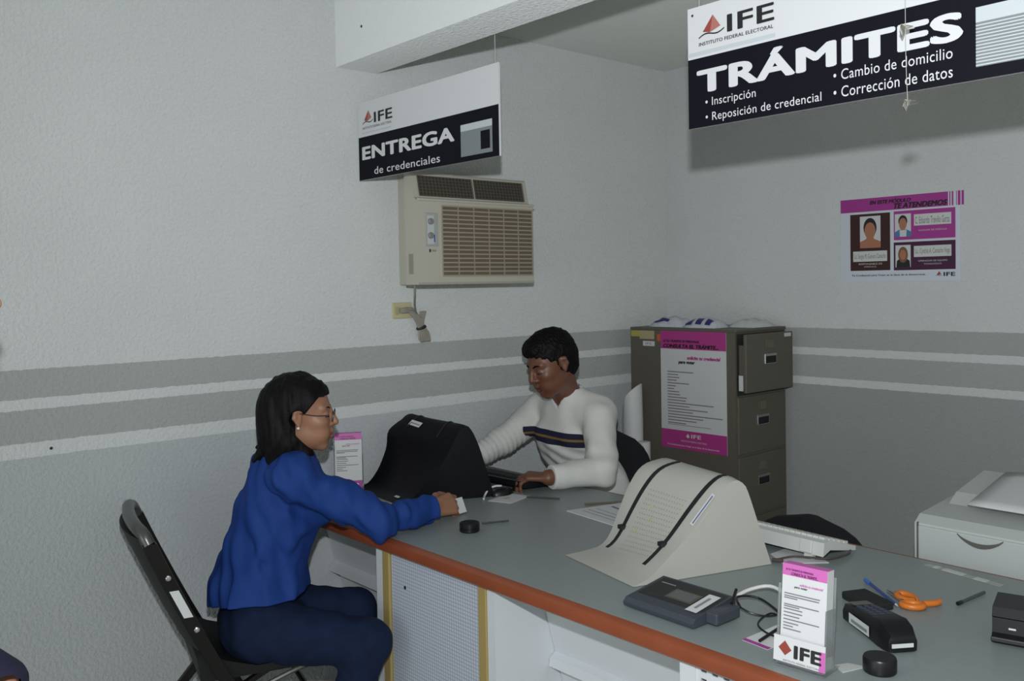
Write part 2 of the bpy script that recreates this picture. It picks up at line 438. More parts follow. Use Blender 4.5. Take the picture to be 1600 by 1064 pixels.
m.quad(o, X, Z, 1.084, 1.245, 1.627, 1.674, 4, .0008); m.text('Lic. Sergio M. Guevara Camacho', o, X, Z, 1.090, 1.239, 1.634, 1.662, 10, .0012)
m.text('RESPONSABLE DE', o, X, Z, 1.112, 1.222, 1.612, 1.620, 0, .0012); m.text('MÓDULO', o, X, Z, 1.138, 1.194, 1.600, 1.608, 0, .0012)
m.build('portrait_panel', pm, t)
m = MB(); m.quad(o, X, Z, 1.276, 1.542, 1.717, 1.844, 1, .0004); m.quad(o, X, Z, 1.281, 1.353, 1.731, 1.831, 0, .0008)
m.poly(o, X, Z, [(1.281, 1.731), (1.353, 1.731), (1.353, 1.752), (1.334, 1.762), (1.300, 1.762), (1.281, 1.752)], 9, .0010)
m.poly(o, X, Z, [(1.304, 1.731), (1.332, 1.731), (1.334, 1.76), (1.302, 1.76)], 0, .0012)
m.disc(o, X, Z, 1.317, 1.799, .020, .026, 7, .0013); m.disc(o, X, Z, 1.317, 1.786, .017, .027, 6, .0016)
m.quad(o, X, Z, 1.366, 1.525, 1.776, 1.825, 4, .0008); m.text('C. Eduardo Treviño Garza', o, X, Z, 1.372, 1.518, 1.784, 1.814, 10, .0012)
m.text('AUXILIAR DE MÓDULO', o, X, Z, 1.386, 1.506, 1.752, 1.760, 0, .0012)
m.build('portrait_panel', pm, t)
m = MB(); m.quad(o, X, Z, 1.275, 1.542, 1.584, 1.707, 3, .0004); m.quad(o, X, Z, 1.283, 1.351, 1.597, 1.694, 0, .0008)
m.poly(o, X, Z, [(1.287, 1.597), (1.349, 1.597), (1.346, 1.625), (1.330, 1.637), (1.304, 1.637), (1.289, 1.625)], 5, .0010)
m.disc(o, X, Z, 1.317, 1.652, .022, .035, 8, .0012); m.disc(o, X, Z, 1.317, 1.651, .014, .022, 6, .0016)
m.quad(o, X, Z, 1.365, 1.525, 1.640, 1.688, 4, .0008); m.text('Lic. Cynthia A. Camacho Vega', o, X, Z, 1.371, 1.519, 1.648, 1.677, 10, .0012)
m.text('OPERADOR DE EQUIPO', o, X, Z, 1.384, 1.508, 1.618, 1.626, 0, .0012); m.text('TECNOLÓGICO', o, X, Z, 1.408, 1.484, 1.606, 1.614, 0, .0012)
m.build('portrait_panel', pm, t)
m = MB(); m.text('Tu Credencial para Votar es la llave de la democracia.', o, X, Z, 1.077, 1.416, 1.558, 1.569, 5, .001, .012)
m.build('footer', pm, t); m = MB(); m.text('IFE', o, X, Z, 1.492, 1.541, 1.555, 1.572, 5, .001, .03); m.build('emblem_lettering', pm, t); m = MB(); logo(m, o, X, Z, 1.472, 1.556, .028, .020, (11, 11)); m.build('emblem', [redm, redm, ink, plum, slip, ink, skin_p, hair_p, blond_p, blue_p, textgrey, redm], t)

# ------------------------------------------------------------------ file cabinet in the corner
fc = thing('filing_cabinet', 'taupe four drawer filing cabinet in the room corner', 'cabinet', (.445, -.255, 0))
m = MB(); m.box(.13, .755, -.457, -.050, .03, 1.315); m.box(.13, .76, -.46, -.047, 1.315, 1.328, 0, .003); m.box(.14, .74, -.44, -.065, 0, .03, 1)
m.build('body', [taupe, taupe_d], fc)
m = MB(); m.quad((.756, 0, 0), Y, Z, -.447, -.060, 1.024, 1.308); m.build('drawer_opening', taupe_d, fc)
for i, (a, b, xo) in enumerate(((1.040, 1.306, .805), (.754, 1.018, .762), (.466, .742, .762), (.178, .454, .762))):
    m = MB(); m.box(xo - .016, xo, -.445, -.062, a, b, 0, .003)
    if i == 0: m.box(.70, xo - .016, -.43, -.077, a + .02, b - .05, 0)
    d = m.build('drawer', taupe, fc)
    yc, zc = -.255, a + (b - a) * .58
    m = MB(); m.box(xo - .001, xo + .006, yc - .048, yc + .048, zc - .03, zc + .018, 1, .002); m.box(xo + .004, xo + .0075, yc - .04, yc + .04, zc - .026, zc + .006, 0)
    m.build('handle', [blackm, chrome], d)
    m = MB(); m.box(xo - .001, xo + .003, yc - .032, yc + .032, zc + .038, zc + .085, 0, .001); m.quad((xo + .0035, 0, 0), Y, Z, yc - .025, yc + .025, zc + .044, zc + .079, 1)
    m.build('label_holder', [taupe, mat('label_card', (.15, .135, .105), .6)], d)
    if i == 0:
        m = MB(); m.box(xo, xo + .001, -.135, -.078, 1.283, 1.300); m.build('sticker', paper, d)
        m = MB(); m.box(xo - .04, xo - .017, -.4465, -.4455, 1.05, 1.12); m.build('hanging_file_tab', paper, d)

t = thing('notice_poster', 'tall white and magenta notice taped to the side of the filing cabinet', 'poster', (.516, -.4605, .748))
m = MB(); m.box(.325, .708, -.4605, -.4585, .748, 1.3145); m.build('sheet', paper, t)
o = (0, -.4605, 0)
m = MB(); m.quad(o, X, Z, .325, .708, 1.228, 1.3145, 0, .0004)
m.text('SI TU TRÁMITE ES PERSONAL', o, X, Z, .342, .560, 1.260, 1.274, 1, .001, .05, .2); m.text('CONSULTA EL TRÁMITE...', o, X, Z, .342, .668, 1.233, 1.256, 1, .001, .06, .2); m.build('header', [magenta, ink], t)
m = MB(); m.quad(o, X, Z, .325, .708, .748, .838, 0, .0004)
m.build('footer', [magenta, slip], t)
m = MB(); m.text('IFE', o, X, Z, .505, .562, .806, .824, 1, .001, .02); m.build('band_lettering', [magenta, slip], t)
m = MB(); m.poly(o, X, Z, [(.474, .812), (.485, .803), (.496, .812), (.485, .826)], 1, .001); m.build('emblem', [magenta, slip], t)
m = MB()
m.text('INSTITUTO FEDERAL ELECTORAL', o, X, Z, .445, .595, .785, .792, 1, .001); m.text('Tu Credencial para Votar es la llave de la democracia', o, X, Z, .36, .665, .760, .769, 1, .001, .01)
m.build('small_print', [magenta, slip], t)
m = MB(); m.text('solicita tu credencial', o, X, Z, .485, .677, 1.180, 1.197, 0, .001, .06, .2); m.text('para votar', o, X, Z, .433, .532, 1.154, 1.172, 1, .001, .06, .2)
rnd = random.Random(3)
lens_ = [.155, .066, .072, .055, .13, .05, .04, .07, .075, .115, .11, .27, .13, .235, .15, .32, .21, .17, .11]
for k, l in enumerate(lens_):
    z = 1.118 - k * .0137
    m.quad(o, X, Z, .366, .366 + l, z - .0022, z + .0022, 2, .001)
m.quad(o, X, Z, .366, .62, .862, .8645, 2, .001)
m.build('print', [magenta, ink, textgrey], t)

yel = mat('note_yellow', (.42, .36, .09), .6); tan_ = mat('note_tan', (.40, .35, .20), .6); org = mat('sticker_orange', (.55, .12, .03), .6)
m = MB(); m.box(.135, .197, -.4585, -.457, 1.281, 1.311); tag(m.build('paper_note', yel), 'yellow note at the top left corner of the filing cabinet', 'note')
m = MB(); m.box(.192, .285, -.4600, -.4586, 1.270, 1.312); tag(m.build('paper_note', tan_), 'tan paper note overlapping the yellow note on the filing cabinet', 'note')
m = MB(); m.box(.211, .285, -.4582, -.457, 1.236, 1.260); m.text('IFE', (0, -.4582, 0), X, Z, .228, .268, 1.243, 1.253, 1, .0006); tag(m.build('label_sticker', [paper, textgrey]), 'small white label below the tan note on the filing cabinet', 'sticker')
m = MB(); m.box(.302, .324, -.4582, -.457, 1.262, 1.296); tag(m.build('sticker', org), 'orange sticker beside the magenta header on the filing cabinet', 'sticker')

# packets lying on the cabinet
plas = mat('plastic_wrap', (.60, .62, .68), .25, noise=.15, nscale=40); bluepr = mat('packet_blue', (.025, .03, .16), .4); clear = mat('clear_bag', (.62, .64, .63), .2, noise=.1, nscale=30)
def packet(x0, x1, y0, y1, h, name, label, cat, marks, mt, crumple):
    m = MB(); n = 14; rows = []
    for i in range(n + 1):
        u = i / n; r = []
        for j in range(9):
            v = j / 8; z = h * (math.sin(PI * min(1, max(0, u))) ** .35) * (math.sin(PI * v) ** .4)
            r.append((x0 + (x1 - x0) * u, y0 + (y1 - y0) * v, 1.329 + z * (1 + crumple * math.sin(17 * u + 9 * v) * .5) + .0005))
        rows.append(r)
    m.grid(rows); m.grid([[(x0, y0, 1.3285), (x1, y0, 1.3285)], [(x0, y1, 1.3285), (x1, y1, 1.3285)]])
    t = thing(name, label, cat, ((x0 + x1) / 2, (y0 + y1) / 2, 1.328)); m.build('wrapper', mt, t, True, 60)
    for (a, b, c, d) in marks:
        m = MB(); rr = []
        for j in range(6):
            v = c + (d - c) * j / 5
            row = []
            for i in range(5):
                u = a + (b - a) * i / 4
                z = h * (math.sin(PI * u) ** .35) * (math.sin(PI * max(v, 0)) ** .4)
                row.append((x0 + (x1 - x0) * u, y0 + (y1 - y0) * v - .002, 1.3315 + z * (1 + crumple * math.sin(17 * u + 9 * v) * .5)))
            rr.append(row)
        m.grid(rr); m.build('printed_mark', bluepr, t)
packet(.22, .43, -.42, -.30, .050, 'plastic_packet', 'crumpled plastic packet at the left on top of the filing cabinet', 'packet', [(.12, .55, .06, .20)], plas, .25)
packet(.435, .62, -.43, -.30, .048, 'plastic_packet', 'white packet with three blue marks on top of the filing cabinet', 'packet', [(.08, .28, .02, .3), (.40, .58, .02, .3), (.70, .86, .02, .3)], plas, .08)
packet(.60, .745, -.30, -.10, .040, 'plastic_bag', 'clear plastic bag at the right on top of the filing cabinet', 'bag', [], clear, .2)

# rolled sheets leaning behind the seated man
rollm = mat('roll_white', (.62, .63, .63), .5, bump=.2, bscale=30)
t = thing('paper_roll', 'tall white paper roll with torn top beside the filing cabinet', 'paper roll', (.19, -.52, 0))
m = MB(); rows = []
for z in np.linspace(0, 1.04, 8):
    row = []
    for k in range(16):
        a = 2 * PI * k / 16; top = (.045 * math.cos(a - .3) - .05 * max(0, -math.cos(a))) if z > 1.0 else 0
        row.append((.20 + .052 * math.cos(a) * (1 if z < 1 else .9), -.53 + .05 * math.sin(a), z * .97 + top))
    rows.append(row)
m.grid(rows, closed_u=True, cap=True); m.build('sheet', rollm, t, True, 60)
t2 = thing('paper_roll', 'shorter white paper roll standing right of the tall one', 'paper roll', (.29, -.55, 0))
m = MB(); m.lathe((.285, -.545, 0), [(.028, 0), (.03, .01), (.03, .775), (.024, .777)], 16); m.build('sheet', rollm, t2, True, 60)

m = MB(); m.T = Matrix.Translation((.194, -2.046, 2.545)) @ Matrix.Rotation(PI / 2, 4, 'X'); m.lathe((0, 0, -.004), [(.005, 0), (.005, .006), (.003, .0075)], 10)
tag(m.build('wall_nail', ink), 'small dark nail head on the front of the ceiling beam', 'nail')
m = MB(); m.T = Matrix.Translation((0, -3.131, 1.049)) @ Matrix.Rotation(PI / 2, 4, 'Y'); m.lathe((0, 0, -.004), [(.005, 0), (.005, .006), (.003, .0075)], 10)
tag(m.build('wall_nail', ink), 'small dark nail head on the lowest white stripe of the left wall', 'nail')

# ------------------------------------------------------------------ service counter
ct = thing('service_counter', 'long grey topped service counter with orange wooden edge', 'counter', (1.5, -1.86, 0))
m = MB(); m.box(.005, 3.0, -2.335, -1.385, .722, .750); m.build('worktop', laminate, ct)
m = MB(); m.prism([(-2.335, .7495), (-2.350, .7485), (-2.360, .742), (-2.362, .728), (-2.358, .712), (-2.345, .703), (-2.335, .702)], (.005, 0, 0), Y, Z, 2.995); m.build('front_edge', wood, ct, True, 40)
m = MB(); m.box(.005, 3.0, -1.385, -1.374, .718, .750, 0, .003); m.build('back_edge', mat('edge_wood_dark', (.17, .075, .035), .4), ct)
# supports between the knee bays: posts, brass strips and perforated screens
def screen_mat():
    mm = bpy.data.materials.new('perforated_sheet'); mm.use_nodes = True
    nt = mm.node_tree; L = nt.links; b = nt.nodes['Principled BSDF']; geo = nt.nodes.new('ShaderNodeNewGeometry')
    sep = nt.nodes.new('ShaderNodeSeparateXYZ'); L.new(geo.outputs['Position'], sep.inputs[0])
    outs = []
    for ax in (0, 2):
        a = nt.nodes.new('ShaderNodeMath'); a.operation = 'PINGPONG'; a.inputs[1].default_value = .0056; L.new(sep.outputs[ax], a.inputs[0])
        c = nt.nodes.new('ShaderNodeMath'); c.operation = 'LESS_THAN'; c.inputs[1].default_value = .0013; L.new(a.outputs[0], c.inputs[0]); outs.append(c)
    mx = nt.nodes.new('ShaderNodeMath'); mx.operation = 'MAXIMUM'; L.new(outs[0].outputs[0], mx.inputs[0]); L.new(outs[1].outputs[0], mx.inputs[1])
    mi = nt.nodes.new('ShaderNodeMix'); mi.data_type = 'RGBA'; mi.inputs[6].default_value = (.52, .56, .64, 1); mi.inputs[7].default_value = (.30, .34, .42, 1)
    L.new(mx.outputs[0], mi.inputs[0]); L.new(mi.outputs[2], b.inputs['Base Color']); b.inputs['Roughness'].default_value = .5
    return mm
m_screen = screen_mat()
PW = -2.330
m = MB(); m.box(.660, .700, PW, PW + .05, .0, .715); m.build('post', whitep, ct)
m = MB(); m.box(1.228, 1.262, PW, PW + .05, .0, .715); m.build('post', whitep, ct)
m = MB(); m.box(.740, 1.190, PW + .006, PW + .010, .02, .716); m.build('perforated_screen', m_screen, ct)
m = MB(); m.disc((0, PW + .005, 0), X, Z, .815, .600, .006, .006); m.build('screw_hole', ink, ct)
m = MB(); m.box(.700, .738, PW - .004, PW + .008, .0, .716, 0, .003); m.build('edge_strip', brass, ct)
m = MB(); m.box(1.190, 1.226, PW - .004, PW + .008, .0, .703, 0, .003); m.build('edge_strip', brass, ct)
m = MB(); m.box(.660, .672, PW + .05, -1.42, 0, .72); m.build('side_panel', whitep, ct)
m = MB(); m.box(1.250, 1.262, PW + .05, -1.42, 0, .72); m.build('side_panel', whitep, ct)
m = MB(); m.box(1.907, 1.950, PW, PW + .05, .0, .715); m.build('post', whitep, ct)
m = MB(); m.box(1.907, 1.919, PW + .05, -1.42, 0, .72); m.build('side_panel', whitep, ct)
m = MB(); m.box(1.950, 1.972, PW - .004, PW + .008, .0, .660, 0, .003); m.build('edge_strip', brass, ct)
# coarse perforated screen at the right, with real openings
m = MB(); p_ = .030
xs_ = np.arange(1.955, 2.97, p_); zs_ = np.arange(.05, .715, p_)
for xx in xs_: m.box(xx - .007, xx + .007, PW + .004, PW + .008, .02, .716)
for zz in zs_: m.box(1.955, 2.96, PW + .0045, PW + .0075, zz - .007, zz + .007)
m.build('perforated_screen', whitep, ct)
m = MB(); m.box(1.93, 2.97, -1.60, -1.588, .0, .72); m.build('back_panel', mat('counter_inner', (.16, .16, .15), .7), ct)
# sloping modesty panels with a ledge inside the two knee bays
for a, b in ((.006, .658), (1.264, 1.905)):
    m = MB(); m.prism([(-2.175, .720), (-2.160, .720), (-1.955, .0), (-1.970, .0)], (a, 0, 0), Y, Z, b - a); m.build('knee_panel', whitep, ct)
    m = MB(); m.prism([(-2.098, .470), (-2.125, .455), (-2.130, .430), (-2.085, .418), (-2.06, .44)], (a, 0, 0), Y, Z, b - a); m.build('ledge', whitep, ct, True, 40)

DZ = .7503
# ------------------------------------------------------------------ hooded monitors seen from behind
def hood(name, label, cat, base, ang, W, left, right, mt, loc_extra=()):
    """left/right: profile points (u = depth from the front lip, z); the hood is lofted between them and closed at its sides"""
    t = thing(name, label, cat, (base[0], base[1], DZ))
    T = Matrix.Translation((base[0], base[1], DZ)) @ Matrix.Rotation(ang, 4, 'Z')
    left = resamp(left); right = resamp(right)
    m = MB(); m.T = T; rows = []
    nw = 15
    for i in range(nw):
        s = i / (nw - 1); e = max(0, 1 - min(s, 1 - s) / .06); k = 1 - .018 * e
        rows.append([(-W * (1 - s), l[0] * (1 - s) + r[0] * s, (l[1] * (1 - s) + r[1] * s) * k) for l, r in zip(left, right)])
    m.grid(rows, cap=True); ob = m.build('hood', mt, t, True, 50)
    def at(s, q, lift=.002):
        i = q * (len(left) - 1); i0 = min(int(i), len(left) - 2); f = i - i0
        def P(A): return Vector((0, A[i0][0] * (1 - f) + A[i0 + 1][0] * f, A[i0][1] * (1 - f) + A[i0 + 1][1] * f))
        def D(A): d = Vector((0, A[i0 + 1][0] - A[i0][0], A[i0 + 1][1] - A[i0][1])); return d.normalized()
        p = P(left) * (1 - s) + P(right) * s; p.x = -W * (1 - s)
        d = (D(left) * (1 - s) + D(right) * s); n = Vector((0, -d.z, d.y)).normalized()
        return p + n * lift
    return t, T, at
def resamp(pts, n=44):
    P = spline([Vector((0, a, b)) for a, b in pts], 8)
    L = [0]
    for a, b in zip(P, P[1:]): L.append(L[-1] + (b - a).length)
    q = np.linspace(0, L[-1], n)
    return list(zip(np.interp(q, L, [p.y for p in P]), np.interp(q, L, [p.z for p in P])))

hoodm = mat('hood_beige', (.43, .43, .39), .55, bump=.15, bscale=60)
# local frame: +y goes away from the front lip, x to the right
A1 = math.atan2(-.316, .949)      # rotation that takes +y to (.316,.949)
right = [(0, .001), (.055, .022), (.10, .058), (.157, .104), (.224, .172), (.290, .236), (.325, .255), (.350, .246), (.368, .222), (.405, .12), (.447, .001)]
left = [(-.035, .001), (.03, .006), (.085, .016), (.118, .05), (.150, .12), (.185, .19), (.225, .240), (.275, .258), (.33, .25), (.40, .13), (.447, .001)]
t, T, at = hood('computer_monitor', 'beige monitor hood with two black straps, seen from behind', 'monitor', (1.613, -2.149), A1, .335, left, right, hoodm)
for s0, s1_, q0, q1 in ((.13, .26, .15, .60), (.80, .86, .12, .60)):
    m = MB(); m.T = T; r0 = []; r1 = []
    for k in range(22):
        f = k / 21; q = q0 + (q1 - q0) * f; s = s0 + (s1_ - s0) * f
        r0.append(at(s - .022, q, .002)); r1.append(at(s + .022, q, .002))
    m.grid([r0, r1]); st = m.build('strap', blackm, t); md = st.modifiers.new('thick', 'SOLIDIFY'); md.thickness = .002
    m = MB(); m.T = T; c = at(s0 + (s1_ - s0) * .22, q0 + (q1 - q0) * .22, .004); m.box(c.x - .012, c.x + .012, c.y - .009, c.y + .009, c.z - .006, c.z + .006, 0, .002); m.build('buckle', blackm, st)
m = MB(); m.T = T
for i in range(14):
    for j in range(16):
        s = .30 + .034 * j * 1.0; q = .16 + .020 * i
        if s > .80 - .004 * i: continue
        a = at(s - .006, q, .0006); b = at(s + .006, q, .0006); c = at(s + .006, q + .0055, .0006); d = at(s - .006, q + .0055, .0006)
        m.grid([[a, b], [d, c]])
m.build('vent_slots', mat('vent_shadow', (.30, .29, .24), .7), t)
m = MB(); m.T = T
e1 = Vector((0, .70, .714)); e2 = Vector((0, -.714, .70))
m.quad(Vector((.002, .185, .140)), e1, e2, 0, .105, 0, .012, 0); m.quad(Vector((.0025, .185, .140)), e1, e2, .005, .10, .004, .008, 1); m.quad(Vector((.002, .195, .128)), e1, e2, .0, .06, 0, .006, 2)
m.build('printed_label', [slip, mat('label_blue', (.12, .13, .30), .5), mat('label_faint', (.46, .46, .44), .5)], t)
yst = mat('yellow_stain', (.50, .44, .16), .6)
for s, q in ((.42, .585), (.40, .36), (.47, .31), (.36, .25)):
    m = MB(); m.T = T
    c = at(s, q, .001); a = at(s + .02, q, .001) - c; b = at(s, q + .03, .001) - c; m.poly(c, a.normalized(), b.normalized(), [(.004 * math.cos(k), .005 * math.sin(k)) for k in np.linspace(0, 5.6, 9)])
    m.build('yellow_stain', yst, t)

hoodk = mat('hood_black', (.0035, .0035, .005), .38, bump=.3, bscale=14, bdist=.006, spec=.22)
right = [(.0, .001), (.06, .025), (.11, .075), (.165, .135), (.196, .184), (.225, .240), (.247, .272), (.275, .275), (.312, .20), (.36, .035), (.372, .001)]
left = [(-.115, .001), (-.065, .022), (-.026, .072), (.0, .13), (.012, .17), (.016, .215), (.03, .240), (.075, .272), (.115, .286), (.20, .16), (.27, .001)]
A2 = math.atan2(-.42, .907)
t, T, at = hood('computer_monitor', 'black monitor hood with a white sticker, seen from behind', 'monitor', (.405, -2.07), A2, .32, left, right, hoodk)
m = MB(); m.T = T
c = at(.30, .475, .003); ea = (at(.34, .475, .003) - c).normalized(); eb = (at(.30, .50, .003) - c).normalized()
m.quad(c, ea, eb, -.035, .035, -.012, .012); m.quad(c, ea, eb, -.028, .028, -.003, .001, 1, .0006); m.build('sticker', [paper, textgrey], t)
for s in (.22, .74):
    m = MB(); m.T = T; m.tube([at(s, q, .0005) for q in np.linspace(.44, .66, 14)], .003, 6); m.build('seam', blackm, t)
m = MB(); m.T = T; c = at(.80, .05, .003); ea = (at(.84, .05, .003) - c).normalized(); eb = (at(.80, .08, .003) - c).normalized()
m.quad(c, ea, eb, -.016, .016, -.005, .005); m.build('small_label', paper, t)

# ------------------------------------------------------------------ keyboards
keyw = mat('key_white', (.58, .59, .56), .5); kbw = mat('keyboard_white', (.55, .57, .55), .5)
def keyboard(label, loc, ang, mt, km, tilt, L=.45, D=.165):
    t = thing('keyboard', label, 'keyboard', loc)
    T = Matrix.Translation(loc) @ Matrix.Rotation(ang, 4, 'Z') @ Matrix.Rotation(tilt, 4, 'X')
    m = MB(); m.T = T; m.prism([(0, .003), (0, .016), (D * .86, .030), (D, .026 if tilt > 0 and label[0] == 'b' else .022), (D, .003 if label[0] == 'b' else -.016), (D * .8, .003)], (-L / 2, 0, 0), Y, Z, L); m.build('case', mt, t)
    for r in range(5):
        m = MB(); m.T = T
        y = .016 + r * .0265; n = 20 if r else 16
        for c in range(n):
            wd = (L - .03) / n; x = -L / 2 + .015 + c * wd; z = .017 + y * .09
            m.box(x + .001, x + wd - .001, y, y + .022, z - .003, z + .008, 0, .0015, 1)
        m.build('key_row', km, t)
    for sx in (-1, 1):
        m = MB(); m.T = T; x = sx * L * .38; m.box(x - .014, x + .014, D - .02, D - .006, -math.sin(tilt) * D * .95, .008); m.build('foot', mt, t)
    return t, T
# white one stands with its back towards the counter front
t, T = keyboard('white keyboard propped behind the beige monitor hood', (1.652, -1.445, DZ + .004), PI - .05, kbw, keyw, .19, .42, .165)
m = MB(); m.T = T; m.box(-.175, -.135, .163, .172, -.014, .024, 0, .003); m.build('cable_port', kbw, t)
m = MB(); m.tube([(1.846, -1.45, DZ + .012), (1.872, -1.52, DZ + .012), (1.862, -1.60, DZ + .014), (1.82, -1.622, DZ + .012), (1.77, -1.640, DZ + .008), (1.752, -1.690, DZ + .006), (1.765, -1.705, DZ + .006)], .003, 7); m.tube([(1.745, -1.705, DZ + .006), (1.775, -1.700, DZ + .010)], .006, 7, smooth=False)
m.build('cable', mat('cable_brown', (.075, .055, .05), .5), t)
m = MB(); m.grid([[(x, y, z) for x, y in ((1.70, -1.645), (1.775, -1.70), (1.86, -1.60), (1.70, -1.50))] for z in (DZ, DZ + .002)], closed_u=True, cap=True); m.T = None
m.T = Matrix.Identity(4)
tag(m.build('paper_sheet', paper), 'white paper lying under the white keyboard', 'paper')
keyboard('black keyboard in front of the seated man', (.37, -1.475, DZ), PI + .06, black, blackm, .10)

# ------------------------------------------------------------------ papers and small things near the man
def slab(name, label, cat, pts, h, mt, z0=DZ, group=None):
    m = MB(); m.grid([[(x, y, z0) for x, y in pts], [(x, y, z0 + h) for x, y in pts]], closed_u=True, cap=True)
    return tag(m.build(name, mt), label, cat, group)
t = thing('printed_form', 'printed form sheets left of the beige monitor hood', 'form', (1.05, -1.60, DZ))
m = MB(); P4 = [(.915, -1.704), (1.175, -1.735), (1.215, -1.43), (1.0, -1.395)]
m.grid([[(x, y, DZ) for x, y in P4], [(x, y, DZ + .003) for x, y in P4]], closed_u=True, cap=True); m.build('sheet', paper, t)
m = MB()
for a, b, c, d, wd in ((.99, -1.55, 1.19, -1.60, .012), (1.04, -1.47, 1.2, -1.50, .012), (.96, -1.64, 1.18, -1.67, .004), (.955, -1.665, 1.17, -1.695, .003), (.97, -1.61, 1.18, -1.645, .003)):
    v = Vector((c - a, d - b)).normalized(); n = Vector((-v.y, v.x)) * wd / 2
    m.grid([[(a - n.x, b - n.y, DZ + .0035), (c - n.x, d - n.y, DZ + .0035)], [(a + n.x, b + n.y, DZ + .0035), (c + n.x, d + n.y, DZ + .0035)]])
m.build('print', textgrey, t)
m = MB(); m.tube([(.905, -1.60, DZ + .005), (1.0, -1.44, DZ + .005)], .004, 8, smooth=False); tag(m.build('pencil', mat('pencil_brown', (.10, .085, .055), .5)), 'thin brown pencil beside the printed form sheets', 'pencil')
t = thing('identity_card', "laminated white card on the counter below the man's hand", 'card', (.62, -1.72, DZ))
P4 = [(.600, -1.800), (.690, -1.765), (.655, -1.640), (.560, -1.665)]
m = MB(); m.grid([[(x, y, DZ) for x, y in P4], [(x, y, DZ + .0015) for x, y in P4]], closed_u=True, cap=True); m.build('card_sheet', paper, t)
m = MB(); m.box(.61, .63, -1.74, -1.71, DZ + .0018, DZ + .0022); m.box(.635, .66, -1.735, -1.73, DZ + .0018, DZ + .0022); m.build('print', mat('print_pale', (.40, .42, .42), .6), t)
m = MB(); m.tube([(.665, -1.665, DZ + .004), (.775, -1.60, DZ + .004)], .003, 8, smooth=False); tag(m.build('pen', mat('pen_dark', (.05, .05, .05), .4)), "dark pen lying by the man's left sleeve", 'pen')
# envelope and slip around the woman's hand
slab('envelope', 'cream envelope lying in front of the black monitor hood', 'envelope', [(.30, -2.125), (.46, -2.125), (.500, -2.03), (.430, -2.045), (.405, -2.078), (.31, -2.078)], .003, mat('envelope_cream', (.50, .47, .34), .6))
t = thing('computer_mouse', 'black mouse at the right of the black monitor hood', 'mouse', (.52, -1.70, DZ))
m = MB(); rows = []
for i in range(9):
    a = i / 8; rows.append([(.560 + .03 * math.cos(b) * math.sin(PI * (.06 + .88 * a)) , -1.745 + .10 * a, DZ + .032 * max(0, math.sin(b)) * math.sin(PI * (.06 + .88 * a)) ** .6) for b in np.linspace(0, PI, 9)])
m.grid(rows, closed_u=True, cap=True); m.build('shell', black, t, True, 60)
m = MB(); m.tube([(.575, -1.800, DZ + .004), (.552, -1.775, DZ + .010), (.545, -1.75, DZ + .028), (.552, -1.725, DZ + .036), (.56, -1.70, DZ + .035)], .004, 7); m.build('cable', mat('cable_white', (.6, .6, .6), .5), t)

t = thing('ink_pad', 'round black ink pad near the woman\'s hand', 'ink pad', (.875, -2.108, DZ))
m = MB(); m.lathe((.875, -2.108, DZ), [(.031, 0), (.033, .003), (.033, .011), (.031, .012), (.031, .014), (.033, .015), (.033, .026), (.031, .029), (.0, .029)], 28); m.build('tin', black, t, True, 30)
m = MB(); m.tube([(.845, -2.03, DZ + .005), (.882, -1.945, DZ + .005)], .0032, 8, smooth=False); tag(m.build('pen', mat('pen_dark', (.05, .05, .05), .4)), 'thin dark pen behind the round black ink pad', 'pen')

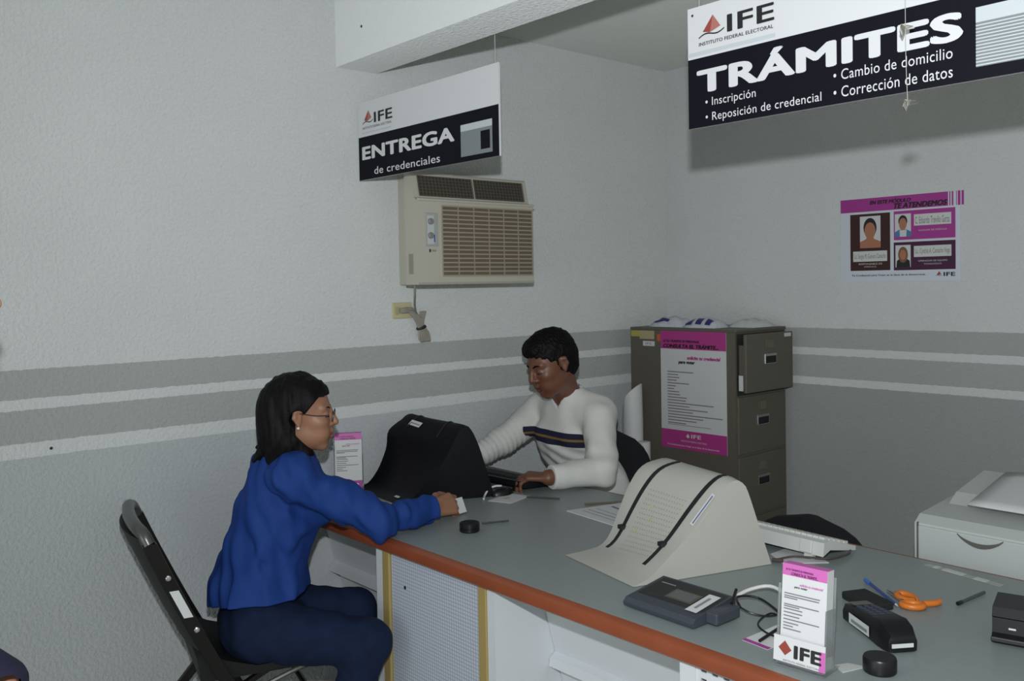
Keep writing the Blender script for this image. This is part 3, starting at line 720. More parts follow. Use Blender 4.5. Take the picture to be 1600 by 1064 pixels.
# ------------------------------------------------------------------ leaflet holders
acry = mat('clear_acrylic', (.85, .88, .90), .08, trans=.85, spec=.5)
def leaflet_stand(base, ang, W, H, lean, labels, ife, D=.035):
    T = Matrix.Translation(base) @ Matrix.Rotation(ang, 4, 'Z')
    hl = thing('leaflet_holder', labels[0], 'leaflet holder', base)
    Tl = T @ Matrix.Rotation(-lean, 4, 'X')
    m = MB(); m.T = Tl; th = .0022
    m.box(-W / 2 - .004, -W / 2 - .004 + th, -D - .004, .004, .004, H * .80); m.box(W / 2 + .004 - th, W / 2 + .004, -D - .004, .004, .004, H * .62)
    m.box(-W / 2 - .004, W / 2 + .004, .004 - th, .004, .004, H * .92); m.box(-W / 2 - .004, W / 2 + .004, -D - .004, .004, .001, .004)
    m.build('tray', acry, hl)
    m = MB(); m.T = T; m.box(-W / 2 - .006, W / 2 + .006, -D - .01, .030 if ife else .006, .0003, .0028); m.build('foot_plate', acry, hl)
    if ife:
        m = MB(); m.T = Tl; m.box(-W / 2 - .008, W / 2 + .006, -D - .0075, -D - .005, .006, .058)
        m.build('front_band', paper, hl)
        m = MB(); m.T = Tl; og = (0, -D - .0078, 0)
        m.text('IFE', og, X, Z, -.012, .048, .018, .045, 0, .0004, .045)
        m.poly(og, X, Z, [(-.046, .034), (-.031, .020), (-.017, .033), (-.032, .050)], 1, .0004)
        m.text('INSTITUTO FEDERAL ELECTORAL', og, X, Z, -.035, .046, .008, .012, 0, .0004)
        m.box(W / 2 - .006, W / 2 + .0065, -D - .0082, -D - .0078, .006, .046, 2)
        m.build('emblem', [ink, mat('logo_rust', (.26, .045, .03), .5), pink], hl)
    b = thing('leaflet_stack', labels[1], 'leaflets', (base[0], base[1], base[2] + .006))
    m = MB(); m.T = Tl; m.box(-W / 2, W / 2, -D + .004, -.002, .006, H); m.build('sheets', paper, b)
    m = MB(); m.T = Tl; og = (0, -D + .0036, 0); hh = H * .115
    m.quad(og, X, Z, -W / 2, W / 2, H - hh, H, 0, .0003); m.quad((0, 0, H + .0004), X, Y, -W / 2, W / 2, -D + .004, -.002, 0)
    m.text('SI TU TRÁMITE ES PERSONAL', og, X, Z, -W * .42, W * .2, H - hh * .55, H - hh * .35, 1, .0006, .02, .2); m.text('CONSULTA EL TRÁMITE...', og, X, Z, -W * .30, W * .30, H - hh * .93, H - hh * .62, 1, .0006, .02, .2)
    m.build('header', [pink, plum], b)
    m = MB(); m.T = Tl
    m.text('solicita tu credencial', og, X, Z, -W * .1, W * .42, H * .80, H * .825, 0, .0006, .02, .2); m.text('para votar', og, X, Z, -W * .22, W * .08, H * .765, H * .79, 1, .0006, .02, .2)
    for k, (a, l) in enumerate(((.70, .80), (.675, .78), (.655, .3), (.59, .78), (.57, .35), (.545, .42), (.51, .42), (.475, .36), (.44, .80), (.405, .34), (.375, .22), (.345, .40))):
        m.quad(og, X, Z, -W * .44, -W * .44 + W * l, H * a, H * a + H * .011, 2, .0006)
    if not ife: m.quad(og, X, Z, -W / 2, W / 2, .004, H * .17, 3, .0006); m.quad(og, X, Z, W * .22, W * .36, H * .05, H * .12, 4, .001)
    m.build('print', [pink, ink, textgrey, purple, slip], b)
leaflet_stand((2.186, -2.258, DZ), .08, .098, .205, .10, ('clear leaflet holder with IFE band at the front of the counter', 'pink topped leaflets in the clear holder at the counter front'), True)
leaflet_stand((.050, -2.060, DZ), 1.05, .105, .225, .05, ('clear leaflet holder against the left wall beside the black monitor hood', 'pink topped leaflets in the clear holder against the left wall'), False)

# ------------------------------------------------------------------ signature pad terminal
slate = mat('slate_plastic', (.045, .052, .068), .42); slate_d = mat('slate_dark', (.022, .022, .024), .5)
base = (1.800, -2.195, DZ); T = Matrix.Translation(base) @ Matrix.Rotation(-.02, 4, 'Z')
t = thing('signature_pad', 'dark grey electronic signature pad near the orange counter edge', 'signature pad', base)
m = MB(); m.T = T
m.prism([(-.080, .004), (-.083, .014), (-.072, .024), (.070, .044), (.078, .040), (.080, .004)], (-.108, 0, 0), Y, Z, .216); m.build('case', slate, t, True, 25)
T2 = T @ Matrix.Translation((0, -.072, .0245)) @ Matrix.Rotation(math.atan2(.020, .142), 4, 'X')
m = MB(); m.T = T2; m.quad((0, 0, 0), X, Y, -.098, .100, .034, .136, 0, .0005); m.build('face_plate', slate_d, t)
m = MB(); m.T = T2; m.quad((0, 0, 0), X, Y, -.028, .052, .050, .100, 1, .001); m.quad((0, 0, 0), X, Y, -.022, .046, .055, .095, 0, .0015); m.build('display', [mat('lcd', (.10, .11, .105), .25), mat('lcd_frame', (.09, .085, .06), .4)], t)
m = MB(); m.T = T2; m.quad((0, 0, 0), X, Y, .058, .092, .022, .118, 0, .0015); m.quad((0, 0, 0), X, Y, .070, .078, .04, .10, 1, .002); m.build('sticker', [paper, signgrey], t)
m = MB(); m.T = T2; m.quad((0, 0, 0), X, Y, -.085, -.040, .108, .113, 0, .001); m.build('name_plate', signgrey, t)
m = MB(); m.T = T; m.box(.106, .140, -.035, .055, .006, .034, 0, .004); m.build('pen_holder', slate, t)
m = MB(); m.T = T; m.tube([(.122, .045, .036), (.095, .10, .05)], .004, 8, smooth=False); m.build('stylus', black, t)
# cables
cw = mat('cable_white', (.6, .6, .6), .5)
m = MB(); m.tube([(1.865, -2.085, DZ + .012), (1.885, -2.02, DZ + .030), (1.93, -1.985, DZ + .038), (2.01, -2.02, DZ + .020), (2.075, -2.10, DZ + .008), (2.10, -2.15, DZ + .006)], .0045, 8); tag(m.build('cable', cw), 'white cable looping behind the signature pad', 'cable')
m = MB(); m.tube([(1.935, -2.135, DZ + .026), (1.895, -2.09, DZ + .030), (1.925, -2.045, DZ + .024), (2.0, -2.07, DZ + .012), (2.075, -2.13, DZ + .006), (2.105, -2.165, DZ + .005)], .003, 8)
m.tube([(1.935, -2.135, DZ + .026), (1.96, -2.13, DZ + .018), (1.985, -2.11, DZ + .012), (2.0, -2.085, DZ + .012), (1.985, -2.085, DZ + .012), (1.985, -2.12, DZ + .010), (2.0, -2.16, DZ + .008), (2.04, -2.185, DZ + .007), (2.09, -2.19, DZ + .0065)], .0022, 7)
tag(m.build('cable', black), 'black cable curling out of the signature pad', 'cable')
t = thing('leaflet', 'single white leaflet with magenta edge beside the signature pad', 'leaflet', (2.05, -2.20, DZ))
P4 = [(2.015, -2.245), (2.085, -2.252), (2.095, -2.12), (2.02, -2.11)]
m = MB(); m.grid([[(x, y, DZ) for x, y in P4], [(x, y, DZ + .0012) for x, y in P4]], closed_u=True, cap=True); m.build('sheet', paper, t)
m = MB(); m.grid([[(2.015, -2.246, DZ + .0016), (2.0852, -2.253, DZ + .0016)], [(2.0152, -2.232, DZ + .0016), (2.0858, -2.239, DZ + .0016)]]); m.build('edge_band', purple, t)
m = MB(); m.tube([(2.052, -2.232, DZ + .0055), (2.040, -2.135, DZ + .0055)], [.0036, .0036], 8, smooth=False); m.tube([(2.040, -2.135, DZ + .0055), (2.039, -2.125, DZ + .0055)], [.003, .001], 8, smooth=False)
tag(m.build('pen', black), 'short black pen lying on the magenta edged leaflet', 'pen')

# ------------------------------------------------------------------ card terminal
base = (2.205, -2.00, DZ)
d = Vector((.140, -.095, 0)).normalized(); ang = math.atan2(d.y, d.x) - PI / 2   # +y runs along the terminal towards its near end
T = Matrix.Translation(base) @ Matrix.Rotation(ang, 4, 'Z') @ Matrix.Scale(1.06, 4)
t = thing('card_terminal', 'black handheld card terminal with white barcode label', 'card terminal', base)
m = MB(); m.T = T; rows = []
for y, wd, h in ((-.095, .026, .030), (-.092, .030, .036), (-.03, .031, .046), (.03, .033, .052), (.06, .035, .054), (.085, .034, .046), (.098, .030, .036), (.102, .022, .026)):
    rows.append([(-wd, y, .003), (wd, y, .003), (wd + .001, y, h * .6), (wd - .005, y, h), (-wd + .005, y, h), (-wd - .001, y, h * .6)])
m.grid(rows, closed_u=True, cap=True); m.build('shell', black, t, True, 40)
m = MB(); m.T = T @ Matrix.Translation((0, 0, .049)) @ Matrix.Rotation(.09, 4, 'X'); m.quad((0, 0, 0), X, Y, -.022, .022, -.085, -.055, 0, .0005); m.build('display', mat('lcd_warm', (.10, .09, .075), .3), t)
for r in range(5):
    for c in range(3):
        m = MB(); m.T = T @ Matrix.Translation((0, 0, .0475)) @ Matrix.Rotation(.09, 4, 'X'); x = -.016 + c * .016; y = -.045 + r * .016
        m.box(x - .006, x + .006, y - .005, y + .005, -.003, .0028, 0, .0012, 1); m.build('key', mat('key_blue', (.035, .045, .075), .4), t)
for sx in (1, -1):
    if sx == 1:
        m = MB(); m.T = T; og = (.0348, 0, 0); m.quad(og, Y, Z, -.055, .030, .008, .030, 0, .0008); m.quad(og, Y, Z, -.045, .022, .013, .020, 1, .0012)
        m.build('barcode_label', [paper, signgrey], t)
m = MB(); m.T = T; m.box(-.020, .026, .1015, .1035, .012, .020); m.build('end_label', paper, t)

m = MB(); m.T = Matrix.Translation((2.095, -1.835, DZ)) @ Matrix.Rotation(-.45, 4, 'Z'); m.box(-.055, .055, -.035, .035, 0, .020, 0, .005)
tag(m.build('wallet', blackm), 'black wallet lying behind the clear leaflet holder', 'wallet')
t = thing('pen', 'blue ballpoint pen beside the orange scissors', 'pen', (2.08, -1.74, DZ))
m = MB(); m.tube([(2.030, -1.700, DZ + .007), (2.150, -1.800, DZ + .005)], .004, 8, smooth=False); m.build('barrel', mat('pen_blue', (.03, .06, .22), .35), t)
m = MB(); m.tube([(2.012, -1.685, DZ + .007), (2.034, -1.704, DZ + .007)], .0052, 8, smooth=False); m.build('cap', mat('pen_cap', (.04, .15, .50), .35), t)
m = MB(); m.tube([(2.150, -1.800, DZ + .005), (2.158, -1.807, DZ + .0045)], [.003, .001], 8, smooth=False); m.build('tip', paper, t)
# scissors
t = thing('scissors', 'orange handled scissors lying beside the blue pen', 'scissors', (2.17, -1.76, DZ))
oran = mat('orange_plastic', (.62, .17, .02), .4)
def ring(c, rx, ry, a, r=.008):
    m = MB(); pts = []
    for k in range(25):
        q = 2 * PI * k / 24; x, y = rx * math.cos(q), ry * math.sin(q)
        pts.append((c[0] + x * math.cos(a) - y * math.sin(a), c[1] + x * math.sin(a) + y * math.cos(a), DZ + .009))
    m.tube(pts, r, 8, smooth=False, cap=False); return m
ring((2.150, -1.744), .030, .017, -.5).build('handle', oran, t, True, 60)
ring((2.185, -1.787), .024, .016, .5).build('handle', oran, t, True, 60)
m = MB(); m.tube([(2.200, -1.764, DZ + .010), (2.217, -1.740, DZ + .010), (2.221, -1.722, DZ + .010)], .008, 8); m.build('handle_shank', oran, t, True, 60)
steel = mat('steel', (.45, .46, .48), .3, metal=1)
m = MB(); m.tube([(2.130, -1.737, DZ + .007), (2.085, -1.716, DZ + .006)], [.006, .001], 6, smooth=False); m.tube([(2.155, -1.772, DZ + .007), (2.092, -1.728, DZ + .004)], [.006, .001], 6, smooth=False); m.build('blades', steel, t)

m = MB(); m.tube([(2.252, -1.682, DZ + .005), (2.262, -1.560, DZ + .005)], .004, 8, smooth=False)
t = thing('pen', 'dark grey pen lying near the taped strip at the right', 'pen', (2.257, -1.62, DZ)); m.build('barrel', mat('pen_grey', (.055, .06, .06), .4), t)
m = MB(); m.tube([(2.251, -1.690, DZ + .0052), (2.2525, -1.672, DZ + .0052)], .0050, 8, smooth=False); m.build('cap', black, t)
t = thing('taped_strip', 'pale strip stuck to the counter in front of the printer', 'strip', (2.17, -1.44, DZ))
m = MB(); P4 = [(2.055, -1.412), (2.27, -1.452), (2.268, -1.475), (2.052, -1.434)]
m.grid([[(x, y, DZ) for x, y in P4], [(x, y, DZ + .0008) for x, y in P4]], closed_u=True, cap=True); m.build('strip', mat('tape_clear', (.34, .37, .34), .3), t)
for a, b in ((.12, .18), (.25, .52), (.66, .82)):
    m = MB(); p0, p1 = Vector((2.055, -1.412)), Vector((2.27, -1.452)); n = Vector((-.003, -.0225))
    q = [p0.lerp(p1, a), p0.lerp(p1, b), p0.lerp(p1, b) + n, p0.lerp(p1, a) + n]
    m.grid([[(v.x, v.y, DZ + .0009) for v in q], [(v.x, v.y, DZ + .0016) for v in q]], closed_u=True, cap=True); m.build('tape_piece', mat('tape_pale', (.56, .58, .54), .5), t)
t = thing('ink_pad', 'round black container at the front right of the counter', 'ink pad', (2.302, -2.182, DZ))
m = MB(); m.lathe((2.302, -2.182, DZ), [(.031, 0), (.033, .003), (.033, .027), (.031, .031), (.0, .031)], 28); m.build('tin', black, t, True, 30)
slab('paper_scrap', 'folded paper scrap behind the clear leaflet holder', 'paper', [(2.225, -2.225), (2.255, -2.245), (2.275, -2.185), (2.240, -2.195)], .002, mat('scrap', (.48, .50, .48), .6))

base = (2.445, -1.80, DZ); T = Matrix.Translation(base) @ Matrix.Rotation(.25, 4, 'Z')
t = thing('fingerprint_reader', 'black boxy reader at the right end of the counter', 'fingerprint reader', base)
m = MB(); m.T = T; m.prism([(-.06, .004), (-.066, .016), (-.052, .024), (-.048, .055), (-.056, .060), (-.045, .078), (.05, .082), (.06, .07), (.06, .004)], (-.062, 0, 0), Y, Z, .15); m.build('case', black, t, True, 30)
m = MB(); m.T = T; m.box(-.063, .089, -.068, -.054, .008, .018, 0, .002); m.build('lip', slate_d, t)
m = MB(); m.T = T; m.quad((0, -.0505, 0), X, Z, -.03, -.016, .034, .038, 0, .002); m.build('name_plate', paper, t)
m = MB(); m.T = T; m.tube([(0, .055, .03), (.02, .12, .02), (.10, .2, .004), (.3, .24, .004)], .003, 6); m.build('cable', black, t)

# ------------------------------------------------------------------ printer on its table behind the counter
prm = mat('printer_grey', (.47, .50, .48), .45); prd = mat('printer_gap', (.10, .10, .09), .6)
tb = thing('printer_table', 'low side table under the printer behind the counter', 'table', (2.25, -1.12, 0))
m = MB(); m.box(1.88, 2.72, -1.33, -.78, .575, .60, 0, .003); m.build('table_top', taupe, tb)
for xx in (1.91, 2.69):
    for yy in (-1.30, -.81):
        m = MB(); m.box(xx - .02, xx + .02, yy - .02, yy + .02, 0, .576); m.build('leg', taupe, tb)
pr = thing('printer', 'grey desktop printer with paper on top behind the counter', 'printer', (2.2, -1.1, .60))
m = MB(); m.prism([(-1.29, .602), (-1.29, .828), (-1.255, .848), (-.96, .868), (-.93, .85), (-.93, .602)], (1.960, 0, 0), Y, Z, .60); m.build('body', prm, pr)
m = MB(); m.box(1.972, 2.548, -1.297, -1.286, .61, .822, 0, .004); m.build('front_cover', mat('printer_front', (.45, .48, .48), .45), pr)
m = MB(); m.box(1.9685, 1.972, -1.296, -1.285, .605, .83); m.build('cover_gap', prd, pr)
m = MB()
pts = [(2.085 + .125 * t_, .817 - .030 * math.sin(PI * t_) ** .8) for t_ in np.linspace(0, 1, 12)]
m.poly((0, -1.2975, 0), X, Z, pts + [(x, z + .004 + .010 * math.sin(PI * i / 11)) for i, (x, z) in reversed(list(enumerate(pts)))], 0, .0005); m.build('grip_recess', prd, pr)
m = MB(); m.prism([(-1.12, .855), (-1.06, .885), (-.85, .92), (-.83, .905), (-.83, .85)], (1.985, 0, 0), Y, Z, .55); m.build('output_tray', prm, pr)
slope = math.atan2(.035, .21)
t = thing('paper_stack', 'white sheets resting on the printer output tray', 'paper', (2.2, -1.0, .89))
m = MB(); rows = []
for i in range(7):
    v = i / 6; rows.append([(2.060 + .29 * u + .0 * v, -1.165 + .29 * v, .875 + .052 * v + .012 * math.sin(PI * u) * v + .002) for u in np.linspace(0, 1, 7)])
m.grid(rows); ob = m.build('sheet', paper, t, True, 60); ob.modifiers.new('thick', 'SOLIDIFY').thickness = .004

# ------------------------------------------------------------------ office chairs and the folding chair
def office_chair(label, x, y, ang, top, wb=.46, hb=.42):
    base = (x, y, 0); T = Matrix.Translation(base) @ Matrix.Rotation(ang, 4, 'Z')   # faces local -y
    t = thing('office_chair', label, 'chair', base)
    fab = mat('chair_fabric', (.006, .006, .008), .9)
    m = MB(); m.T = T; m.box(-.24, .24, -.24, .20, .36, .435, 0, .03, 3); m.build('seat', fab, t, True, 60)
    m = MB(); m.T = T; rows = []
    for k in range(13):
        v = k / 12; z = top - hb + hb * v; wd = wb / 2 * (max(.0, 1 - max(0, (v - .45) / .55) ** 2.6)) ** .5 * (.9 + .1 * min(1, v * 4)); wd = max(wd, .03)
        yb = .21 + .05 * v
        ring_ = []
        for q in np.linspace(0, 2 * PI, 24, endpoint=False):
            c, s_ = math.cos(q), math.sin(q)
            ring_.append((wd * math.copysign(abs(c) ** .6, c), yb - .03 * (1 - (c * wd / (wb / 2)) ** 2 * .9) + .035 * math.copysign(abs(s_) ** .7, s_), z))
        rows.append(ring_)
    m.grid(rows, closed_u=True, cap=True); m.build('backrest', fab, t, True, 60)
    m = MB(); m.T = T; m.tube([(0, .05, .40), (0, .24, .38), (0, .28, .48), (0, .27, top - hb + .12)], .018, 8); m.build('back_bar', black, t)
    m = MB(); m.T = T; m.lathe((0, 0, .08), [(.03, 0), (.03, .16), (.018, .17), (.018, .33)], 12); m.build('gas_lift', black, t)
    for k in range(5):
        a = 2 * PI * k / 5 + .3
        m = MB(); m.T = T; m.tube([(0, 0, .10), (.27 * math.cos(a), .27 * math.sin(a), .065)], [.022, .014], 8, smooth=False); lg = m.build('leg', black, t)
        m = MB(); m.T = T @ Matrix.Translation((.27 * math.cos(a), .27 * math.sin(a), .03)) @ Matrix.Rotation(PI / 2, 4, 'X'); m.lathe((0, 0, -.014), [(.024, 0), (.029, .004), (.029, .024), (.024, .028)], 14); m.build('caster', black, lg)
    return t
office_chair('black office chair behind the seated man', .36, -1.03, .30, .865, .44)
office_chair('empty black office chair behind the white keyboard', 1.43, -1.235, -.05, .700, .46, .28)

fr = mat('chair_frame', (.006, .0055, .0055), .3, spec=.3); frg = mat('chair_frame_worn', (.10, .10, .10), .3, metal=.4); vin = mat('chair_vinyl', (.008, .008, .009), .55, spec=.3)
CB = Vector((.393, -2.668, 0))        # point on the floor under the middle of the seat
fa = math.radians(75.4)
T = Matrix.Translation(CB) @ Matrix.Rotation(fa - PI / 2, 4, 'Z')       # local +y forward, -x is the sitter's left
t = thing('folding_chair', 'black folding chair under the woman in blue', 'chair', CB)
W2 = .215
def railp(z): return -.345 + .36 * (1 - (z / .93)) ** 1.0 + .10 * (1 - z / .93) ** 2
for sx in (1, -1):
    m = MB(); m.T = T; rows = []
    for z in [0, .15, .3, .42, .5, .6, .7, .76, .80, .82]:
        y = railp(z); wx = .012; wy = .020
        rows.append([(sx * W2 - wx, y - wy, z), (sx * W2 + wx, y - wy, z), (sx * W2 + wx, y + wy, z), (sx * W2 - wx, y + wy, z)])
    m.grid(rows, closed_u=True, cap=True); rl = m.build('side_rail', fr, t, True, 30)
    for z in (.715, .550):
        m = MB(); m.T = T @ Matrix.Translation((sx * (W2 + .012), railp(z) + .004, z)) @ Matrix.Rotation(sx * PI / 2, 4, 'Y'); m.lathe((0, 0, 0), [(.008, 0), (.008, .003), (.004, .005)], 12); m.build('screw', chrome, rl)
    if sx == 1:
        m = MB(); m.T = T; za, zb = .590, .675; x_ = W2 + .0125
        m.grid([[(x_, railp(za) - .012, za), (x_, railp(za) + .014, za)], [(x_, railp(zb) - .012, zb), (x_, railp(zb) + .014, zb)]]); m.build('sticker', paper, rl)
m = MB(); m.T = T; m.tube([(W2, railp(.82), .815), (W2 * .93, railp(.845) - .003, .845), (W2 * .7, railp(.86) - .012, .858), (0, railp(.86) - .02, .860), (-W2 * .7, railp(.86) - .012, .858), (-W2 * .93, railp(.845) - .003, .845), (-W2, railp(.82), .815)], .019, 10); m.build('top_rail', frg, t, True, 60)
m = MB(); m.T = T; rows = []
for z in np.linspace(.48, .838, 9):
    rows.append([(x, railp(z) - .022 - .035 * (1 - (x / W2) ** 2) + dy, z) for dy, xs in ((0, np.linspace(-W2 + .005, W2 - .005, 11)), (.014, np.linspace(W2 - .005, -W2 + .005, 11))) for x in xs])
m.grid(rows, closed_u=True, cap=True); m.build('backrest', vin, t, True, 60)
m = MB(); m.T = T; m.prism([(-.165, .375), (-.175, .450), (-.155, .464), (-.09, .428), (.0, .396), (.19, .392), (.205, .380), (.19, .366)], (-W2 + .02, 0, 0), Y, Z, 2 * W2 - .04); m.build('seat', vin, t, True, 60)
for sx in (1, -1):
    m = MB(); m.T = T; x_ = sx * (W2 - .03)
    rows = []
    for z, y in ((0, -.345), (.15, -.25), (.3, -.12), (.37, .02), (.374, .10)):
        rows.append([(x_ - .010, y - .018, z), (x_ + .010, y - .018, z), (x_ + .010, y + .018, z), (x_ - .010, y + .018, z)])
    m.grid(rows, closed_u=True, cap=True); m.build('rear_leg', fr, t)
m = MB(); m.T = T; m.tube([(-W2 + .02, .15, .30), (W2 - .02, .15, .30)], .009, 8, smooth=False); m.build('cross_bar', fr, t)
m = MB(); m.T = T; m.tube([(W2 - .025, .2, .372), (W2 - .02, .10, .355), (W2 - .02, -.05, .30), (W2 - .02, -.14, .22)], .008, 8); m.build('seat_brace', frg, t)

# ------------------------------------------------------------------ figures: one continuous surface grown from a smooth distance field
def axis(lo, hi, h, fine=()):
    out = [lo]
    while out[-1] < hi:
        s = h
        for a, b, hf in fine:
            if a <= out[-1] < b: s = min(s, hf)
        out.append(out[-1] + s)
    return np.array(out, np.float32)
class Field:
    def __init__(s, xs, ys, zs):
        s.a = (xs, ys, zs); s.D = np.full((len(xs), len(ys), len(zs)), .3, np.float32)
    def sl(s, lo, hi):
        r = []
        for k in range(3):
            i = max(0, np.searchsorted(s.a[k], lo[k]) - 1); j = min(len(s.a[k]), np.searchsorted(s.a[k], hi[k]) + 1)
            if j <= i: return None
            r.append(slice(i, j))
        return tuple(r)
    def P(s, sl):
        return (s.a[0][sl[0]][:, None, None], s.a[1][sl[1]][None, :, None], s.a[2][sl[2]][None, None, :])
    def put(s, prim, off=0., sub=False):
        kind, k = prim[0], prim[-1]
        pad = abs(off) + k + .02
        if kind == 'cap':
            a, b, ra, rb = np.array(prim[1]), np.array(prim[2]), prim[3], prim[4]
            r = max(ra, rb) + pad; sl = s.sl(np.minimum(a, b) - r, np.maximum(a, b) + r)
            if sl is None: return
            x, y, z = s.P(sl); d = b - a; L = float(d @ d) + 1e-12
            t = np.clip(((x - a[0]) * d[0] + (y - a[1]) * d[1] + (z - a[2]) * d[2]) / L, 0, 1)
            q = np.sqrt((x - a[0] - t * d[0]) ** 2 + (y - a[1] - t * d[1]) ** 2 + (z - a[2] - t * d[2]) ** 2) - (ra + (rb - ra) * t)
        else:
            c, rad, Rm = np.array(prim[1]), np.array(prim[2]) + off, prim[3]      # rows of Rm: the ellipsoid's axes
            r = max(rad) + pad; sl = s.sl(c - r, c + r)
            if sl is None: return
            x, y, z = s.P(sl); x, y, z = x - c[0], y - c[1], z - c[2]
            u = [(Rm[i][0] * x + Rm[i][1] * y + Rm[i][2] * z) / rad[i] for i in range(3)]
            k0 = np.sqrt(u[0] ** 2 + u[1] ** 2 + u[2] ** 2) + 1e-6
            k1 = np.sqrt((u[0] / rad[0]) ** 2 + (u[1] / rad[1]) ** 2 + (u[2] / rad[2]) ** 2) + 1e-6
            q = k0 * (k0 - 1) / k1
        if kind == 'cap': q = q - off
        D = s.D[sl]; k = max(k, 1e-4)
        if sub: q = -q; h = np.clip(.5 - .5 * (q - D) / k, 0, 1) if False else np.clip(.5 + .5 * (q - D) / k, 0, 1); s.D[sl] = D * (1 - h) + q * h + k * h * (1 - h)
        else: h = np.clip(.5 + .5 * (D - q) / k, 0, 1); s.D[sl] = D * (1 - h) + q * h - k * h * (1 - h)
    def cut(s, f):
        """keep where f(x,y,z) < 0"""
        x, y, z = s.P((slice(None),) * 3); s.D = np.maximum(s.D, f(x, y, z).astype(np.float32))
    def add(s, f, lo, hi):
        sl = s.sl(lo, hi); x, y, z = s.P(sl); s.D[sl] = s.D[sl] + f(x, y, z).astype(np.float32)
    def mesh(s, name, mats, parent, smooth_iter=0, matfn=None):
        D = s.D; I = D < 0
        n = np.zeros(tuple(q - 1 for q in D.shape), np.int8)
        for i in (0, 1):
            for j in (0, 1):
                for k in (0, 1): n += I[i:D.shape[0] - 1 + i, j:D.shape[1] - 1 + j, k:D.shape[2] - 1 + k]
        mix = (n > 0) & (n < 8); idx = np.argwhere(mix); ids = np.full(mix.shape, -1, np.int32); ids[mix] = np.arange(len(idx))
        acc = np.zeros((len(idx), 3)); cnt = np.zeros(len(idx))
        C8 = [(i, j, k) for i in (0, 1) for j in (0, 1) for k in (0, 1)]
        for a in C8:
            for ax in range(3):
                if a[ax]: continue
                b = list(a); b[ax] = 1
                va = D[idx[:, 0] + a[0], idx[:, 1] + a[1], idx[:, 2] + a[2]]; vb = D[idx[:, 0] + b[0], idx[:, 1] + b[1], idx[:, 2] + b[2]]
                c = (va < 0) != (vb < 0); t = np.where(c, va / np.where(c, va - vb, 1), 0)
                p = np.array(a, float)[None, :].repeat(len(idx), 0); p[:, ax] += t
                acc[c] += p[c]; cnt[c] += 1
        g = idx + acc / cnt[:, None]
        V = np.stack([np.interp(g[:, k], np.arange(len(s.a[k])), s.a[k]) for k in range(3)], 1)
        Q = []
        for ax in range(3):
            sa = [slice(1, -1)] * 3; sb = [slice(1, -1)] * 3; sa[ax] = slice(0, -1); sb[ax] = slice(1, None)
            A, B = I[tuple(sa)], I[tuple(sb)]
            e = np.argwhere(A != B); fl = A[e[:, 0], e[:, 1], e[:, 2]]
            o = np.ones(3, int); o[ax] = 0; e = e + o
            u, v = (ax + 1) % 3, (ax + 2) % 3
            du = np.zeros(3, int); du[u] = 1; dv = np.zeros(3, int); dv[v] = 1
            q = [ids[tuple((e - du - dv).T)], ids[tuple((e - dv).T)], ids[tuple(e.T)], ids[tuple((e - du).T)]]
            q = np.stack(q, 1); q[~fl] = q[~fl][:, ::-1]; Q.append(q)
        Q = np.concatenate(Q)
        for _ in range(smooth_iter):
            sm = np.zeros_like(V); ct = np.zeros(len(V))
            for a in range(4):
                b = (a + 1) % 4
                np.add.at(sm, Q[:, a], V[Q[:, b]]); np.add.at(sm, Q[:, b], V[Q[:, a]]); np.add.at(ct, Q[:, a], 1); np.add.at(ct, Q[:, b], 1)
            V = .5 * V + .5 * sm / np.maximum(ct, 1)[:, None]
        off = Vector((0, 0, 0)); p = parent
        while p is not None: off += p.location; p = p.parent
        V = V - np.array(off)
        me = bpy.data.meshes.new(name); me.vertices.add(len(V)); me.vertices.foreach_set('co', V.astype(np.float32).ravel())
        me.loops.add(len(Q) * 4); me.loops.foreach_set('vertex_index', Q.astype(np.int32).ravel())
        me.polygons.add(len(Q)); me.polygons.foreach_set('loop_start', np.arange(0, len(Q) * 4, 4, dtype=np.int32)); me.polygons.foreach_set('loop_total', np.full(len(Q), 4, np.int32))
        for mm in mats: me.materials.append(mm)
        if matfn is not None:
            c = V[Q].mean(1) + np.array(off); me.polygons.foreach_set('material_index', matfn(c).astype(np.int32))
        me.update(calc_edges=True); me.validate()
        me.polygons.foreach_set('use_smooth', np.ones(len(me.polygons), bool))
        o = bpy.data.objects.new(name, me); COL.objects.link(o); o.parent = parent
        return o

